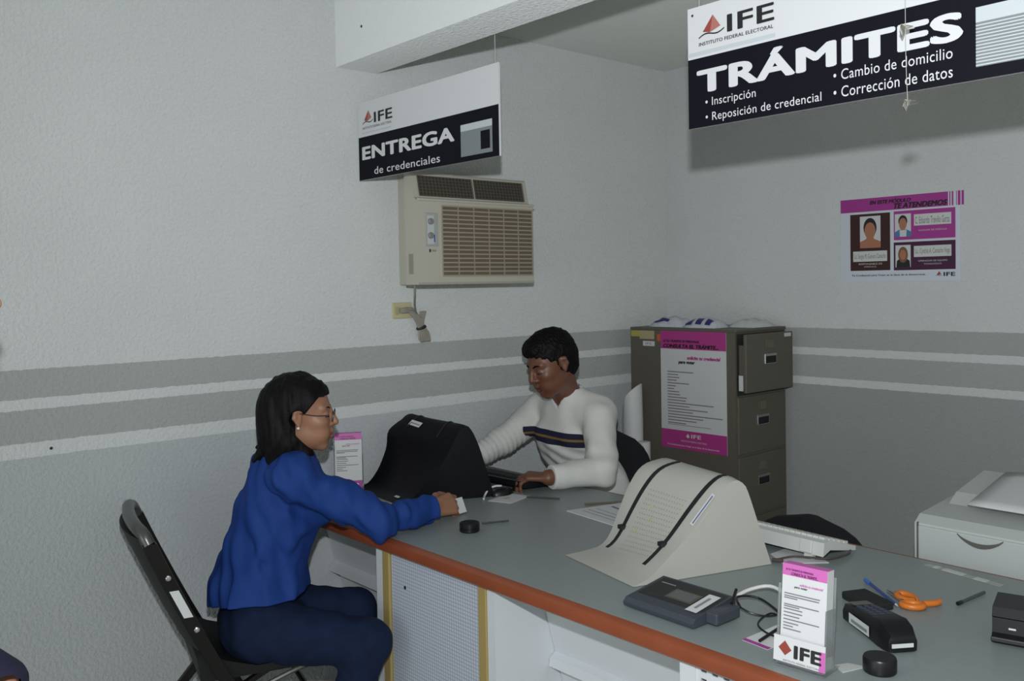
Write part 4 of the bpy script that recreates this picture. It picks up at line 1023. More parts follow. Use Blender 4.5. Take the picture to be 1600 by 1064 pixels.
def nrm(v): v = np.array(v, float); return v / np.linalg.norm(v)
class Frame:
    """f forward, l to the person's left, u up"""
    def __init__(s, o, f, pitch=0., roll=0.):
        f = nrm((f[0], f[1], 0)); l = np.array((-f[1], f[0], 0)); u = np.array((0, 0, 1.))
        f, u = f * math.cos(pitch) - u * math.sin(pitch), u * math.cos(pitch) + f * math.sin(pitch)     # pitch > 0 looks down
        l, u = l * math.cos(roll) + u * math.sin(roll), u * math.cos(roll) - l * math.sin(roll)
        s.o, s.f, s.l, s.u = np.array(o, float), f, l, u; s.R = np.array([f, l, u])
    def __call__(s, a, b, c): return s.o + s.f * a + s.l * b + s.u * c
    def loc(s, P): return (P - s.o) @ s.R.T
def head_prims(H, sc=1., jaw=1., nose=1.):
    E = []; p = lambda a, b, c: H(a * sc, b * sc, c * sc)
    def ell(a, b, c, r, k): E.append(('ell', p(a, b, c), [q * sc for q in r], H.R, k * sc))
    def cap(a, b, ra, rb, k): E.append(('cap', p(*a), p(*b), ra * sc, rb * sc, k * sc))
    ell(-.014, 0, .036, (.094, .075, .083), .0)
    ell(.028, 0, -.030, (.060, .057 * jaw, .082), .03)
    ell(.020, 0, -.070, (.055, .050 * jaw, .040), .025)
    cap((.062, -.010, -.100), (.062, .010, -.100), .017, .017, .02)
    for q in (-1, 1):
        ell(.056, q * .036, -.022, (.026, .024, .022), .02)
        ell(.060, q * .026, -.060, (.024, .022, .024), .02)
        cap((.072, q * .010, .020), (.066, q * .040, .022), .013, .012, .012)
    cap((.086, 0, .012), (.104, 0, -.026), .008 * nose, .0105 * nose, .012)
    for q in (-1, 1): cap((.092, q * .011 * nose, -.031), (.085, q * .015 * nose, -.032), .0075, .006, .006)
    cap((.088, 0, -.042), (.084, 0, -.055), .007, .010, .010)
    for q in (-1, 1):
        cap((.0905, 0, -.0585), (.080, q * .019, -.0625), .0065, .004, .006)
        cap((.0885, 0, -.0705), (.079, q * .018, -.0665), .0075, .004, .006)
    return E
def head_subs(H, sc=1.):
    E = []; p = lambda a, b, c: H(a * sc, b * sc, c * sc)
    for q in (-1, 1):
        E.append(('ell', p(.094, q * .031, .000), [.014 * sc, .017 * sc, .011 * sc], H.R, .010 * sc))
    E.append(('cap', p(.094, -.020, -.0650), p(.094, .020, -.0650), .0028 * sc, .0028 * sc, .004 * sc))
    return E
def head_late(H, sc=1., lid=(.0035, .0105)):
    """lids and ears, added after the sockets are cut"""
    E = []; p = lambda a, b, c: H(a * sc, b * sc, c * sc)
    for q in (-1, 1):
        E.append(('ell', p(.0730, q * .031, lid[0]), [.0130 * sc, .0145 * sc, lid[1] * sc], H.R, .004 * sc))
        E.append(('cap', p(-.004, q * .076, .020), p(-.012, q * .086, .018), .011 * sc, .007 * sc, .006 * sc))
        E.append(('cap', p(-.014, q * .086, .018), p(-.016, q * .086, -.002), .0070 * sc, .0065 * sc, .006 * sc))
        E.append(('cap', p(-.016, q * .086, -.002), p(-.003, q * .079, -.026), .0065 * sc, .0065 * sc, .006 * sc))
        E.append(('cap', p(.002, q * .076, .014), p(.000, q * .076, -.016), .006 * sc, .006 * sc, .006 * sc))
        E.append(('cap', p(-.008, q * .076, .012), p(-.008, q * .076, -.010), .009 * sc, .008 * sc, .006 * sc))
    return E
def hand_prims(wrist, d, n, side, curls, thumb, sc=1., spread=.0):
    """d: towards the knuckles, n: back of the hand, side: +1 right hand, -1 left. curls: three joint angles per finger"""
    d = nrm(d); n = nrm(n - d * (np.array(n) @ d)); s = np.cross(n, d) * side      # s: towards the thumb
    w = np.array(wrist, float); E = []
    P = lambda a, b, c: w + (d * a + s * b + n * c) * sc
    for b0, b1, r0, r1 in ((.016, .028, .0135, .0115), (.004, .009, .0145, .0125), (-.008, -.010, .0140, .0118), (-.018, -.027, .0125, .0105)):
        E.append(('cap', P(.000, b0 * .9, 0), P(.083 if b1 > -.02 else .074, b1, .002), r0 * sc, r1 * sc, .010))
    L = ((.043, .026, .021), (.047, .030, .022), (.043, .028, .021), (.034, .021, .019)); st = ((.085, .028), (.089, .009), (.084, -.010), (.075, -.027))
    tips = []
    for i in range(4):
        p = P(st[i][0], st[i][1], .001); a = 0; r = (.0098, .0100, .0096, .0085)[i]
        fan = (.14, .03, -.08, -.20)[i] * spread
        for j in range(3):
            a += curls[i][j]; v = (d * math.cos(fan) + s * math.sin(fan)) * math.cos(a) - n * math.sin(a); q = p + v * L[i][j] * sc
            E.append(('cap', p, q, r * (1 - .07 * j) * sc, r * (.95 - .09 * (j + 1)) * sc, .004)); p = q
        tips.append((p, v))
    p = P(.022, .026, -.006); E.append(('cap', P(.004, .014, -.004), p, .014 * sc, .0125 * sc, .010))
    for j, (l, r0, r1) in enumerate(((.040, .0125, .0108), (.030, .0105, .0098), (.024, .0096, .0080))):
        t = thumb[j]; v = nrm(d * t[0] + s * t[1] + n * t[2]); q = p + v * l * sc; E.append(('cap', p, q, r0 * sc, r1 * sc, .005)); p = q
    return E, tips
def folds(seed, n, kmin, kmax, stretch=(1, 1, 1)):
    rg = np.random.default_rng(seed); K = rg.normal(size=(n, 3)); K /= np.linalg.norm(K, axis=1)[:, None]; K *= rg.uniform(kmin, kmax, n)[:, None]; K *= np.array(stretch); ph = rg.uniform(0, 6.28, n)
    def f(x, y, z):
        s = 0
        for k, p in zip(K, ph): s = s + np.sin(k[0] * x + k[1] * y + k[2] * z + p + 1.3 * np.sin(.37 * (k[1] * x - k[0] * y + k[2] * z) + 2 * p))
        return s / math.sqrt(n)
    return f
I3 = np.eye(3)

skinw = mat('skin_woman', (.29, .140, .085), .5, bump=.05, bscale=300); skinm = mat('skin_man', (.150, .060, .035), .45, bump=.05, bscale=300)
lipw = mat('lip_woman', (.27, .09, .075), .4); lipm = mat('lip_man', (.11, .038, .028), .45)
hairm = mat('hair_black', (.004, .0035, .0045), .6, bump=.6, bscale=120, spec=.15)
shirt = mat('shirt_blue', (.010, .040, .195), .75, noise=.08, nscale=10, spec=.2)
jeans = mat('jeans_blue', (.006, .014, .042), .85, noise=.35, nscale=26, bump=.2, bscale=700, spec=.2)
eyem = mat('eye_white', (.55, .52, .48), .25); irism = mat('iris', (.012, .008, .006), .2)
lashm = mat('lash', (.012, .008, .008), .7)
shoe = mat('shoe_black', (.015, .015, .016), .4)

def facial(H, sc, parent, woman):
    for q in (-1, 1):
        m = MB(); m.T = Matrix(((*H.f, ), (*H.l, ), (*H.u, ))).transposed().to_4x4(); m.T.translation = Vector(H(.0735 * sc, q * .031 * sc, -.0015 * sc))
        m.lathe((0, 0, 0), [(.0005, -.0115), (.006, -.0098), (.0098, -.006), (.0115, 0), (.0098, .006), (.006, .0098), (.0005, .0115)], 16); e = m.build('eye', eyem, parent, True, 80)
        m = MB(); c = Vector(H(.0852 * sc, q * .030 * sc, -.0035 * sc)); m.poly(c, H.l, H.u, [(.0058 * math.cos(k), .0058 * math.sin(k)) for k in np.linspace(0, 6, 12)], 0, .0); m.build('iris', irism, e)
        m = MB(); m.tube([H(.0775 * sc, q * .016 * sc, -.006 * sc), H(.0862 * sc, q * .030 * sc, -.0045 * sc), H(.0775 * sc, q * .0455 * sc, -.005 * sc)], .0016, 6); m.build('eyelashes', lashm, parent)
        m = MB(); m.tube([H(.0862 * sc, q * .012 * sc, .0185 * sc), H(.0835 * sc, q * .028 * sc, .0250 * sc), H(.0740 * sc, q * .046 * sc, .0225 * sc)], [.0034, .0042, .0022] if not woman else [.0018, .0024, .0012], 8); m.build('eyebrow', hairm, parent)

# ---------------------------------------------------------------- woman
def woman():
    base = (.44, -2.60, 0)
    t = thing('person', 'woman in a blue shirt and jeans seated on the folding chair, reaching over the counter', 'person', base)
    f = nrm((.40, .917, 0)); l = np.array((-f[1], f[0], 0)); RT = np.array([f, l, (0, 0, 1.)])
    RH = np.array([nrm((.70, .71, 0)), nrm((-.71, .70, 0)), (0, 0, 1.)])
    H = Frame((.542, -2.520, 1.146), (.58, .81), .02)
    sc = 1.0
    shR, shL = np.array((.605, -2.585, .965)), np.array((.325, -2.475, .975))
    elR, wrR = np.array((.738, -2.372, .806)), np.array((.706, -2.128, .798))
    elL, wrL = np.array((.265, -2.53, .715)), np.array((.285, -2.475, .530))
    hipR, hipL = np.array((.510, -2.680, .475)), np.array((.362, -2.600, .480))
    knR, knL = np.array((.765, -2.432, .440)), np.array((.565, -2.355, .470))
    anR, anL = np.array((.700, -2.540, .095)), np.array((.570, -2.330, .095))
    torso = [('ell', (.440, -2.640, .490), (.120, .160, .105), RT, .0),
             ('ell', (.440, -2.640, .640), (.092, .128, .130), RT, .05),
             ('ell', (.465, -2.580, .830), (.098, .138, .150), RT, .05),
             ('cap', (.505, -2.505, .835), (.535, -2.500, .835), .055, .055, .05),
             ('cap', shR, shL, .056, .056, .05), ('ell', (.445, -2.560, .965), (.075, .12, .06), RT, .05)]
    legs = [('cap', hipR, knR, .092, .062, .05), ('cap', hipL, knL, .092, .062, .05),
            ('cap', knR, anR, .060, .038, .03), ('cap', knL, anL, .060, .038, .03)]
    arms = [('cap', shR, elR, .052, .042, .035), ('cap', elR, wrR, .041, .027, .02), ('cap', shL, elL, .052, .042, .035), ('cap', elL, wrL, .041, .027, .02)]
    neck = [('cap', (.462, -2.548, .99), H(-.020, 0, -.06), .054, .050, .03)]
    feet = [('cap', anR + (0, 0, -.045), anR + np.array((.03, .13, -.055)), .040, .032, .02), ('cap', anL + (0, 0, -.045), anL + np.array((.03, .14, -.055)), .040, .032, .02)]
    hR, tips = hand_prims(wrR, (-.16, .98, -.02), (.70, .14, .70), 1, [(.42, .90, .6), (.58, 1.05, .7), (.68, 1.1, .7), (.75, 1.1, .7)], [(.75, .50, -.22), (.92, .20, -.28), (.95, .02, -.25)], 1.12)
    hL, _ = hand_prims(wrL, (.15, .30, -.94), (-.95, .3, .0), -1, [(.25, .35, .3)] * 4, [(.8, .55, -.2), (.95, .3, -.15), (1, .1, -.1)], .95)
    xs = axis(.08, .98, .006, ((.44, .70, .0028),)); ys = axis(-2.86, -1.90, .006, ((-2.64, -2.36, .0030), (-2.16, -1.95, .003)))
    zs = axis(0, 1.32, .007, ((1.0, 1.28, .0028), (.74, .86, .0035)))
    F = Field(xs, ys, zs)
    for p in torso: F.put(p, -.012)
    for p in legs + arms: F.put(p, -.003)
    for p in head_prims(H, sc): F.put(p)
    for p in neck: F.put(p)
    for p in head_subs(H, sc): F.put(p, sub=True)
    for p in head_late(H, sc) + hR + hL: F.put(p)
    for p in feet: F.put(p)
    def mf(c):
        q = H.loc(c); return ((q[:, 0] > .078) & (np.abs(q[:, 1]) < .020) & (q[:, 2] < -.055) & (q[:, 2] > -.0765)).astype(int)
    F.mesh('body', [skinw, lipw], t, 1, mf)
    facial(H, sc, t, True)
    # jeans
    J = Field(axis(.15, .95, .005), axis(-2.86, -2.22, .005), axis(.04, .72, .005))
    for p in torso[:2] + legs: J.put(p, .008)
    fo = folds(5, 7, 50, 110)
    J.add(lambda x, y, z: .0022 * fo(x, y, z), (.1, -2.9, 0), (1, -2, .8))
    J.cut(lambda x, y, z: z - .635); J.cut(lambda x, y, z: .085 - z + 0 * x)
    J.mesh('jeans', [jeans], t, 2)
    for side, a in (('R', anR), ('L', anL)):
        K = Field(axis(a[0] - .08, a[0] + .12, .004), axis(a[1] - .09, a[1] + .22, .004), axis(0, .12, .004))
        K.put(('cap', a + (0, -.01, -.050), a + np.array((.03, .135, -.060)), .047, .038, .02)); K.put(('cap', a + (0, 0, -.05), a, .047, .044, .02))
        K.cut(lambda x, y, z: z - .09 + 0 * x); K.cut(lambda x, y, z: .002 - z + 0 * x); K.mesh('shoe', [shoe], t, 1)
    # shirt: loose, flaring over the hips, long sleeves, open collar
    S_ = Field(axis(.10, .86, .004), axis(-2.92, -2.02, .004), axis(.50, 1.10, .004))
    for p in torso: S_.put(p, .016)
    S_.put(('cap', (.446, -2.635, .60), (.460, -2.59, .80), .142, .122, .04)); S_.put(('ell', (.448, -2.635, .560), (.148, .185, .12), RT, .05))
    for p in arms: S_.put(p, .014)
    S_.put(('cap', wrR + (elR - wrR) * .22, wrR + (elR - wrR) * .02, .040, .038, .02))
    fo = folds(11, 6, 35, 70, (1, 1, .55)); fo2 = folds(12, 6, 70, 140, (1, 1, .7))
    S_.add(lambda x, y, z: .0065 * fo(x, y, z) + .0042 * fo2(x, y, z), (0, -3, .4), (1, -2, 1.2))
    # creases running from the armpit and the elbow
    ap = np.array((.565, -2.53, .88))
    S_.add(lambda x, y, z: .009 * np.exp(-((x - ap[0]) ** 2 + (y - ap[1]) ** 2 + (z - ap[2]) ** 2) / .012) * np.sin(90 * ((z - ap[2]) * .8 + (y - ap[1]) * .6)), (.3, -2.8, .7), (.8, -2.3, 1.05))
    S_.add(lambda x, y, z: .007 * np.exp(-((x - elR[0]) ** 2 + (y - elR[1] - .05) ** 2 + (z - elR[2]) ** 2) / .006) * np.sin(130 * (y - elR[1])), (.6, -2.5, .7), (.86, -2.1, .9))
    S_.cut(lambda x, y, z: .548 - z + .025 * np.sin(9 * (x - .4)) + .10 * np.clip(x - .50, 0, .1) + .10 * np.clip(y + 2.60, 0, 1))
    dv = nrm(wrR - elR); e_ = wrR - dv * .012
    S_.cut(lambda x, y, z: np.where((x > .60) & (y > -2.3), (x - e_[0]) * dv[0] + (y - e_[1]) * dv[1] + (z - e_[2]) * dv[2], -1))
    dl = nrm(wrL - elL); e2 = wrL - dl * .012
    S_.cut(lambda x, y, z: np.where((x < .32) & (y > -2.54) & (z < .62), (x - e2[0]) * dl[0] + (y - e2[1]) * dl[1] + (z - e2[2]) * dl[2], -1))
    S_.cut(lambda x, y, z: z - 1.036 - .25 * ((y + 2.548) * -.9))                                     # neckline, higher at the nape
    S_.put(('cap', (.462, -2.548, .9), (.475, -2.535, 1.2), .060, .056, .004), sub=True)
    S_.mesh('shirt', [shirt], t, 1)
    # collar band
    m = MB(); rows = []
    for dz, dr in ((-.012, .004), (.018, .006), (.022, .012), (-.004, .017), (-.018, .016)):
        rows.append([(.464 + (.060 + dr) * math.cos(a), -2.546 + (.060 + dr) * math.sin(a), 1.030 + dz + .02 * math.cos(a - 4.0)) for a in np.linspace(2.2, 2.2 + 5.2, 28)])
    m.grid(rows); ob = m.build('collar', shirt, t, True, 60); ob.modifiers.new('thick', 'SOLIDIFY').thickness = .003
    # hair: chin length bob swept behind the ear
    G = Field(axis(.34, .70, .0032), axis(-2.74, -2.36, .0032), axis(.94, 1.34, .0032))
    e = lambda a, b, c, r, k: G.put(('ell', H(a, b, c), r, H.R, k))
    e(-.022, 0, .045, (.107, .093, .092), 0); e(-.048, 0, .000, (.102, .096, .108), .03); e(-.064, 0, -.065, (.084, .090, .080), .03)
    for q in (-1, 1):
        e(.020, q * .060, .035, (.062, .034, .050), .02)
        e(-.045, q * .062, -.075, (.048, .028, .060), .02)
    e(-.020, -.040, -.110, (.046, .036, .042), .02); e(.010, -.030, -.128, (.030, .030, .022), .02)
    e(.000, .050, -.090, (.050, .034, .045), .02)            # far side falls past the jaw
    G.put(('cap', H(-.055, -.055, -.085), H(-.085, -.060, -.150), .035, .012, .02)); G.put(('cap', H(-.09, -.01, -.08), H(-.125, -.02, -.135), .035, .008, .02))
    G.put(('cap', H(-.10, .03, -.09), H(-.150, .03, -.112), .025, .003, .02)); G.put(('cap', H(-.10, -.03, -.09), H(-.148, -.035, -.140), .032, .006, .02)); G.put(('cap', H(-.08, -.05, -.11), H(-.105, -.055, -.165), .030, .007, .02)); G.put(('cap', H(-.02, -.045, -.09), H(.005, -.052, -.125), .026, .012, .02))
    fo = folds(21, 6, 60, 150, (1, 1, .45)); fo3 = folds(22, 6, 260, 420, (1, 1, .15))
    G.add(lambda x, y, z: .0030 * fo(x, y, z) + .0016 * fo3(x, y, z), (0, -3, .9), (1, -2, 1.4))
    def face(x, y, z):
        d = (x - H.o[0], y - H.o[1], z - H.o[2]); a = sum(H.f[i] * d[i] for i in range(3)); b = sum(H.l[i] * d[i] for i in range(3)); c = sum(H.u[i] * d[i] for i in range(3))
        # face opening: in front of a line from the forehead down to the ear
        return np.minimum(np.minimum(np.minimum(a - (.000 + .80 * (c + .010)), .062 - c), .14 - np.abs(b)), c + .022) * .7, a, b, c
    def cutface(x, y, z):
        v, a, b, c = face(x, y, z)
        lower = np.minimum(np.minimum(a + .016 - .95 * np.clip(-.060 - c, 0, .08), .075 - b), c + .112 - .0 * a)
        return np.maximum(v, np.minimum(lower, -.004 - c))
    G.cut(cutface)
    # keep the ear clear
    G.put(('ell', H(-.004, -.090, -.006), (.026, .030, .028), H.R, .004), sub=True)
    G.mesh('hair', [hairm], t, 1)
    # glasses and earring
    g = mat('spectacle_frame', (.03, .02, .03), .3)
    m = MB()
    for q in (-1, 1):
        pts = [H(.0985 - .10 * (abs(.024 * math.cos(a) * 1 + .031) - .0) ** 1 * .18, q * (.032 + .024 * math.cos(a)), -.004 + .016 * math.sin(a)) for a in np.linspace(0, 2 * PI, 17)]
        m.tube(pts, .0014, 6, smooth=False)
        m.tube([H(.088, q * .056, .002), H(.05, q * .076, .004), H(-.004, q * .084, .012), H(-.014, q * .084, .004)], .0015, 6)
    m.tube([H(.097, -.008, -.002), H(.101, 0, .001), H(.097, .008, -.002)], .0014, 6)
    m.build('spectacles', g, t)
    m = MB(); c = H(-.004, -.084, -.034); m.T = Matrix.Translation(Vector(c)); m.lathe((0, 0, 0), [(.0005, -.005), (.004, -.003), (.005, 0), (.004, .003), (.0005, .005)], 10); m.build('earring', paper, t)
    return tips, wrR
tips, wrR_ = woman()
# white card held in her fist
m = MB(); m.T = Matrix.Translation((.690, -2.000, .762)) @ Matrix.Rotation(1.75, 4, 'Z') @ Matrix.Rotation(1.15, 4, 'X'); m.box(-.028, .030, -.006, .048, -.0005, .0005)
tag(m.build('card', paper), "white card held in the woman's right hand", 'card')

# ---------------------------------------------------------------- man
def sweater_mat():
    mm = bpy.data.materials.new('sweater_white'); mm.use_nodes = True; nt = mm.node_tree; L = nt.links; b = nt.nodes['Principled BSDF']
    geo = nt.nodes.new('ShaderNodeNewGeometry'); sep = nt.nodes.new('ShaderNodeSeparateXYZ'); L.new(geo.outputs['Position'], sep.inputs[0])
    def math_(op, a, bv=None, cv=None):
        n = nt.nodes.new('ShaderNodeMath'); n.operation = op
        for i, v in enumerate((a, bv, cv)):
            if v is None: continue
            if isinstance(v, (int, float)): n.inputs[i].default_value = v
            else: L.new(v, n.inputs[i])
        return n.outputs[0]
    x, y, z = sep.outputs
    h = math_('ADD', math_('MULTIPLY_ADD', x, .035, z), math_('MULTIPLY', y, -.0))
    def band(lo, hi): return math_('MULTIPLY', math_('GREATER_THAN', h, lo), math_('LESS_THAN', h, hi))
    reg = math_('MULTIPLY', math_('MULTIPLY', math_('GREATER_THAN', x, .265), math_('LESS_THAN', x, .595)), math_('LESS_THAN', y, -1.215))
    navy = math_('MULTIPLY', band(.888, .946), reg); tan_b = math_('MULTIPLY', band(.912, .922), reg)
    m1 = nt.nodes.new('ShaderNodeMix'); m1.data_type = 'RGBA'; m1.inputs[6].default_value = (.62, .62, .60, 1); m1.inputs[7].default_value = (.020, .020, .045, 1); L.new(navy, m1.inputs[0])
    m2 = nt.nodes.new('ShaderNodeMix'); m2.data_type = 'RGBA'; m2.inputs[7].default_value = (.20, .125, .045, 1); L.new(m1.outputs[2], m2.inputs[6]); L.new(tan_b, m2.inputs[0])
    L.new(m2.outputs[2], b.inputs['Base Color']); b.inputs['Roughness'].default_value = .85; b.inputs['Specular IOR Level'].default_value = .15
    n = nt.nodes.new('ShaderNodeTexNoise'); n.inputs['Scale'].default_value = 250; L.new(geo.outputs['Position'], n.inputs['Vector'])
    bp = nt.nodes.new('ShaderNodeBump'); bp.inputs['Strength'].default_value = .25; bp.inputs['Distance'].default_value = .003; L.new(n.outputs[0], bp.inputs['Height']); L.new(bp.outputs[0], b.inputs['Normal'])
    return mm
trous = mat('trousers_dark', (.025, .027, .035), .85)
def man():
    base = (.42, -1.05, 0)
    t = thing('person', 'man in a white striped sweater seated behind the counter, looking down', 'person', base)
    f = nrm((.0, -1, 0)); l = np.array((-f[1], f[0], 0)); RT = np.array([f, l, (0, 0, 1.)])
    H = Frame((.462, -1.335, 1.222), (-.16, -.985), .36, .04)
    sc = 1.09
    shL, shR = np.array((.586, -1.185, 1.000)), np.array((.234, -1.165, 1.000))
    elL, wrL = np.array((.722, -1.315, .808)), np.array((.660, -1.545, .808))
    elR, wrR = np.array((.185, -1.370, .870)), np.array((.165, -1.520, .812))
    hipL, hipR = np.array((.53, -1.04, .52)), np.array((.33, -1.04, .52))
    knL, knR = np.array((.56, -1.47, .52)), np.array((.28, -1.47, .52))
    anL, anR = np.array((.55, -1.44, .09)), np.array((.29, -1.44, .09))
    torso = [('ell', (.43, -1.03, .54), (.125, .170, .11), RT, 0), ('ell', (.425, -1.075, .68), (.110, .155, .15), RT, .05), ('ell', (.415, -1.145, .86), (.112, .168, .150), RT, .05),
             ('cap', shL, shR, .062, .062, .05), ('cap', (.345, -1.215, .90), (.475, -1.215, .90), .06, .06, .05), ('ell', (.420, -1.170, 1.0), (.075, .13, .06), RT, .05)]
    legs = [('cap', hipL, knL, .092, .065, .04), ('cap', hipR, knR, .092, .065, .04), ('cap', knL, anL, .062, .042, .03), ('cap', knR, anR, .062, .042, .03)]
    arms = [('cap', shL, elL, .058, .047, .03), ('cap', elL, wrL, .046, .031, .02), ('cap', shR, elR, .058, .047, .03), ('cap', elR, wrR, .046, .031, .02)]
    neck = [('cap', (.424, -1.185, 1.0), H(-.025, 0, -.055), .060, .058, .03)]
    feet = [('cap', anL + (0, 0, -.045), anL + np.array((.01, -.14, -.055)), .042, .034, .02), ('cap', anR + (0, 0, -.045), anR + np.array((-.01, -.14, -.055)), .042, .034, .02)]
    hL, _ = hand_prims(wrL, (-.84, -.54, .0), (.05, -.10, .98), -1, [(.45, .75, .45), (.55, .80, .45), (.60, .82, .45), (.65, .80, .45)], [(.70, .60, -.25), (.90, .35, -.25), (.95, .15, -.25)], 1.02, .8)
    hR, _ = hand_prims(wrR, (.15, -.98, -.12), (.0, .12, 1), 1, [(.25, .4, .3)] * 4, [(.8, .5, -.2), (.95, .25, -.2), (1, .1, -.1)], 1.02, .6)
    xs = axis(.02, .86, .006, ((.34, .60, .003),)); ys = axis(-1.78, -.86, .006, ((-1.70, -1.50, .0035), (-1.47, -1.22, .003)))
    zs = axis(0, 1.40, .007, ((1.0, 1.38, .003), (.74, .85, .0032)))
    F = Field(xs, ys, zs)
    for p in torso + legs + arms: F.put(p)
    for p in head_prims(H, sc, 1.08, 1.12): F.put(p)
    for p in neck: F.put(p)
    for p in head_subs(H, sc): F.put(p, sub=True)
    for p in head_late(H, sc, (-.0005, .0130)) + hL + hR + feet: F.put(p)
    def mf(c):
        q = H.loc(c) / sc; return ((q[:, 0] > .078) & (np.abs(q[:, 1]) < .020) & (q[:, 2] < -.055) & (q[:, 2] > -.0765)).astype(int)
    F.mesh('body', [skinm, lipm], t, 1, mf)
    facial(H, sc, t, False)
    J = Field(axis(.16, .70, .008), axis(-1.62, -.86, .008), axis(.04, .70, .008))
    for p in torso[:2] + legs: J.put(p, .008)
    J.cut(lambda x, y, z: z - .64 + 0 * x); J.cut(lambda x, y, z: .08 - z + 0 * x); J.mesh('trousers', [trous], t, 1)
    for a in (anL, anR):
        K = Field(axis(a[0] - .08, a[0] + .08, .006), axis(a[1] - .24, a[1] + .09, .006), axis(0, .12, .006))
        K.put(('cap', a + (0, .01, -.050), a + np.array((0, -.14, -.058)), .048, .040, .02)); K.put(('cap', a + (0, 0, -.05), a, .048, .046, .02))
        K.cut(lambda x, y, z: z - .09 + 0 * x); K.cut(lambda x, y, z: .002 - z + 0 * x); K.mesh('shoe', [shoe], t, 1)
    # sweater
    W = Field(axis(.04, .86, .0042), axis(-1.60, -.86, .0042), axis(.52, 1.20, .0042))
    for p in torso: W.put(p, .016)
    W.put(('ell', (.428, -1.07, .66), (.142, .185, .13), RT, .05))
    for p in arms: W.put(p, .014)
    W.put(('cap', (.424, -1.175, .98), (.436, -1.225, 1.085), .088, .074, .05)); W.put(('cap', (.33, -1.18, 1.02), (.53, -1.19, 1.02), .062, .062, .05))
    fo = folds(31, 6, 30, 60); fo2 = folds(32, 5, 60, 110)
    W.add(lambda x, y, z: .0040 * fo(x, y, z) + .0014 * fo2(x, y, z), (0, -2, .5), (1, 0, 1.2))
    dR = nrm(wrR - elR)
    W.add(lambda x, y, z: .0035 * np.exp(-((x - .18) ** 2 + (z - .85) ** 2) / .008) * np.sin(260 * ((x - elR[0]) * dR[0] + (y - elR[1]) * dR[1] + (z - elR[2]) * dR[2])), (.05, -1.6, .72), (.30, -1.28, 1.0))
    W.add(lambda x, y, z: .006 * np.exp(-((x - elL[0] + .02) ** 2 + (y - elL[1] - .02) ** 2 + (z - elL[2] - .04) ** 2) / .010) * np.sin(95 * (z * .7 + x * .5)), (.5, -1.5, .7), (.86, -1.1, 1.0))
    W.add(lambda x, y, z: .005 * np.exp(-((x - .45) ** 2 / .03 + (z - .80) ** 2 / .006)) * np.sin(100 * (z + .45 * x)), (.2, -1.4, .65), (.7, -1.0, .95))
    for (e, w_, cond) in ((elL, wrL, lambda x, y: x > .50), (elR, wrR, lambda x, y: x < .30)):
        dv = nrm(w_ - e); q = w_ - dv * .010
        W.cut(lambda x, y, z, q=q, dv=dv, cond=cond: np.where(cond(x, y) & (y < -1.3) & (z < .9), (x - q[0]) * dv[0] + (y - q[1]) * dv[1] + (z - q[2]) * dv[2], -1))
    W.cut(lambda x, y, z: .575 - z + 0 * x)
    W.cut(lambda x, y, z: (z - 1.122) - (y + 1.19) * .15 + 0 * x)                                            # neckline rises at the nape
    W.put(('cap', (.424, -1.185, 1.02), (.446, -1.268, 1.16), .062, .064, .006), sub=True)
    W.cut(lambda x, y, z: np.where((y < -1.20), -(np.abs(x - .446) - .80 * (z - 1.030)) * .8, -1))           # V at the front
    W.mesh('sweater', [sweater_mat()], t, 1)
    # short hair
    G = Field(axis(.33, .60, .003), axis(-1.50, -1.18, .003), axis(1.06, 1.42, .003))
    e = lambda a, b, c, r, k: G.put(('ell', H(a * sc, b * sc, c * sc), [q * sc for q in r], H.R, k))
    e(-.016, 0, .046, (.102, .083, .088), 0); e(-.036, 0, .010, (.084, .079, .080), .02); e(.040, 0, .088, (.048, .056, .028), .02); e(.064, .0, .076, (.022, .042, .014), .015); e(-.056, 0, -.030, (.046, .062, .048), .02)
    fo = folds(41, 8, 90, 220); fo3 = folds(42, 8, 380, 600)
    G.add(lambda x, y, z: .0014 * fo(x, y, z) + .0014 * fo3(x, y, z), (0, -2, 1), (1, 0, 1.5))
    def cutf(x, y, z):
        d = (x - H.o[0], y - H.o[1], z - H.o[2]); a, b, c = [sum(q[i] * d[i] for i in range(3)) / sc for q in (H.f, H.l, H.u)]
        front = np.minimum(a - .036 - .35 * np.clip(c - .02, 0, 1), .060 - c - .55 * np.clip(np.abs(b) - .030, 0, 1) + .004 * np.sin(b * 300))     # forehead
        temple = np.minimum(a - .016 + .5 * np.clip(-c, 0, .04), .022 - c)                                                                            # in front of the ears
        nape = -(c + .075 + .35 * np.clip(a + .09, 0, .2))
        return np.maximum(np.maximum(front, temple), nape)
    G.cut(cutf)
    for q in (-1, 1): G.put(('ell', H(-.004 * sc, q * .092 * sc, -.002 * sc), (.022, .030, .026), H.R, .004), sub=True)
    G.mesh('hair', [hairm], t, 1)
man()

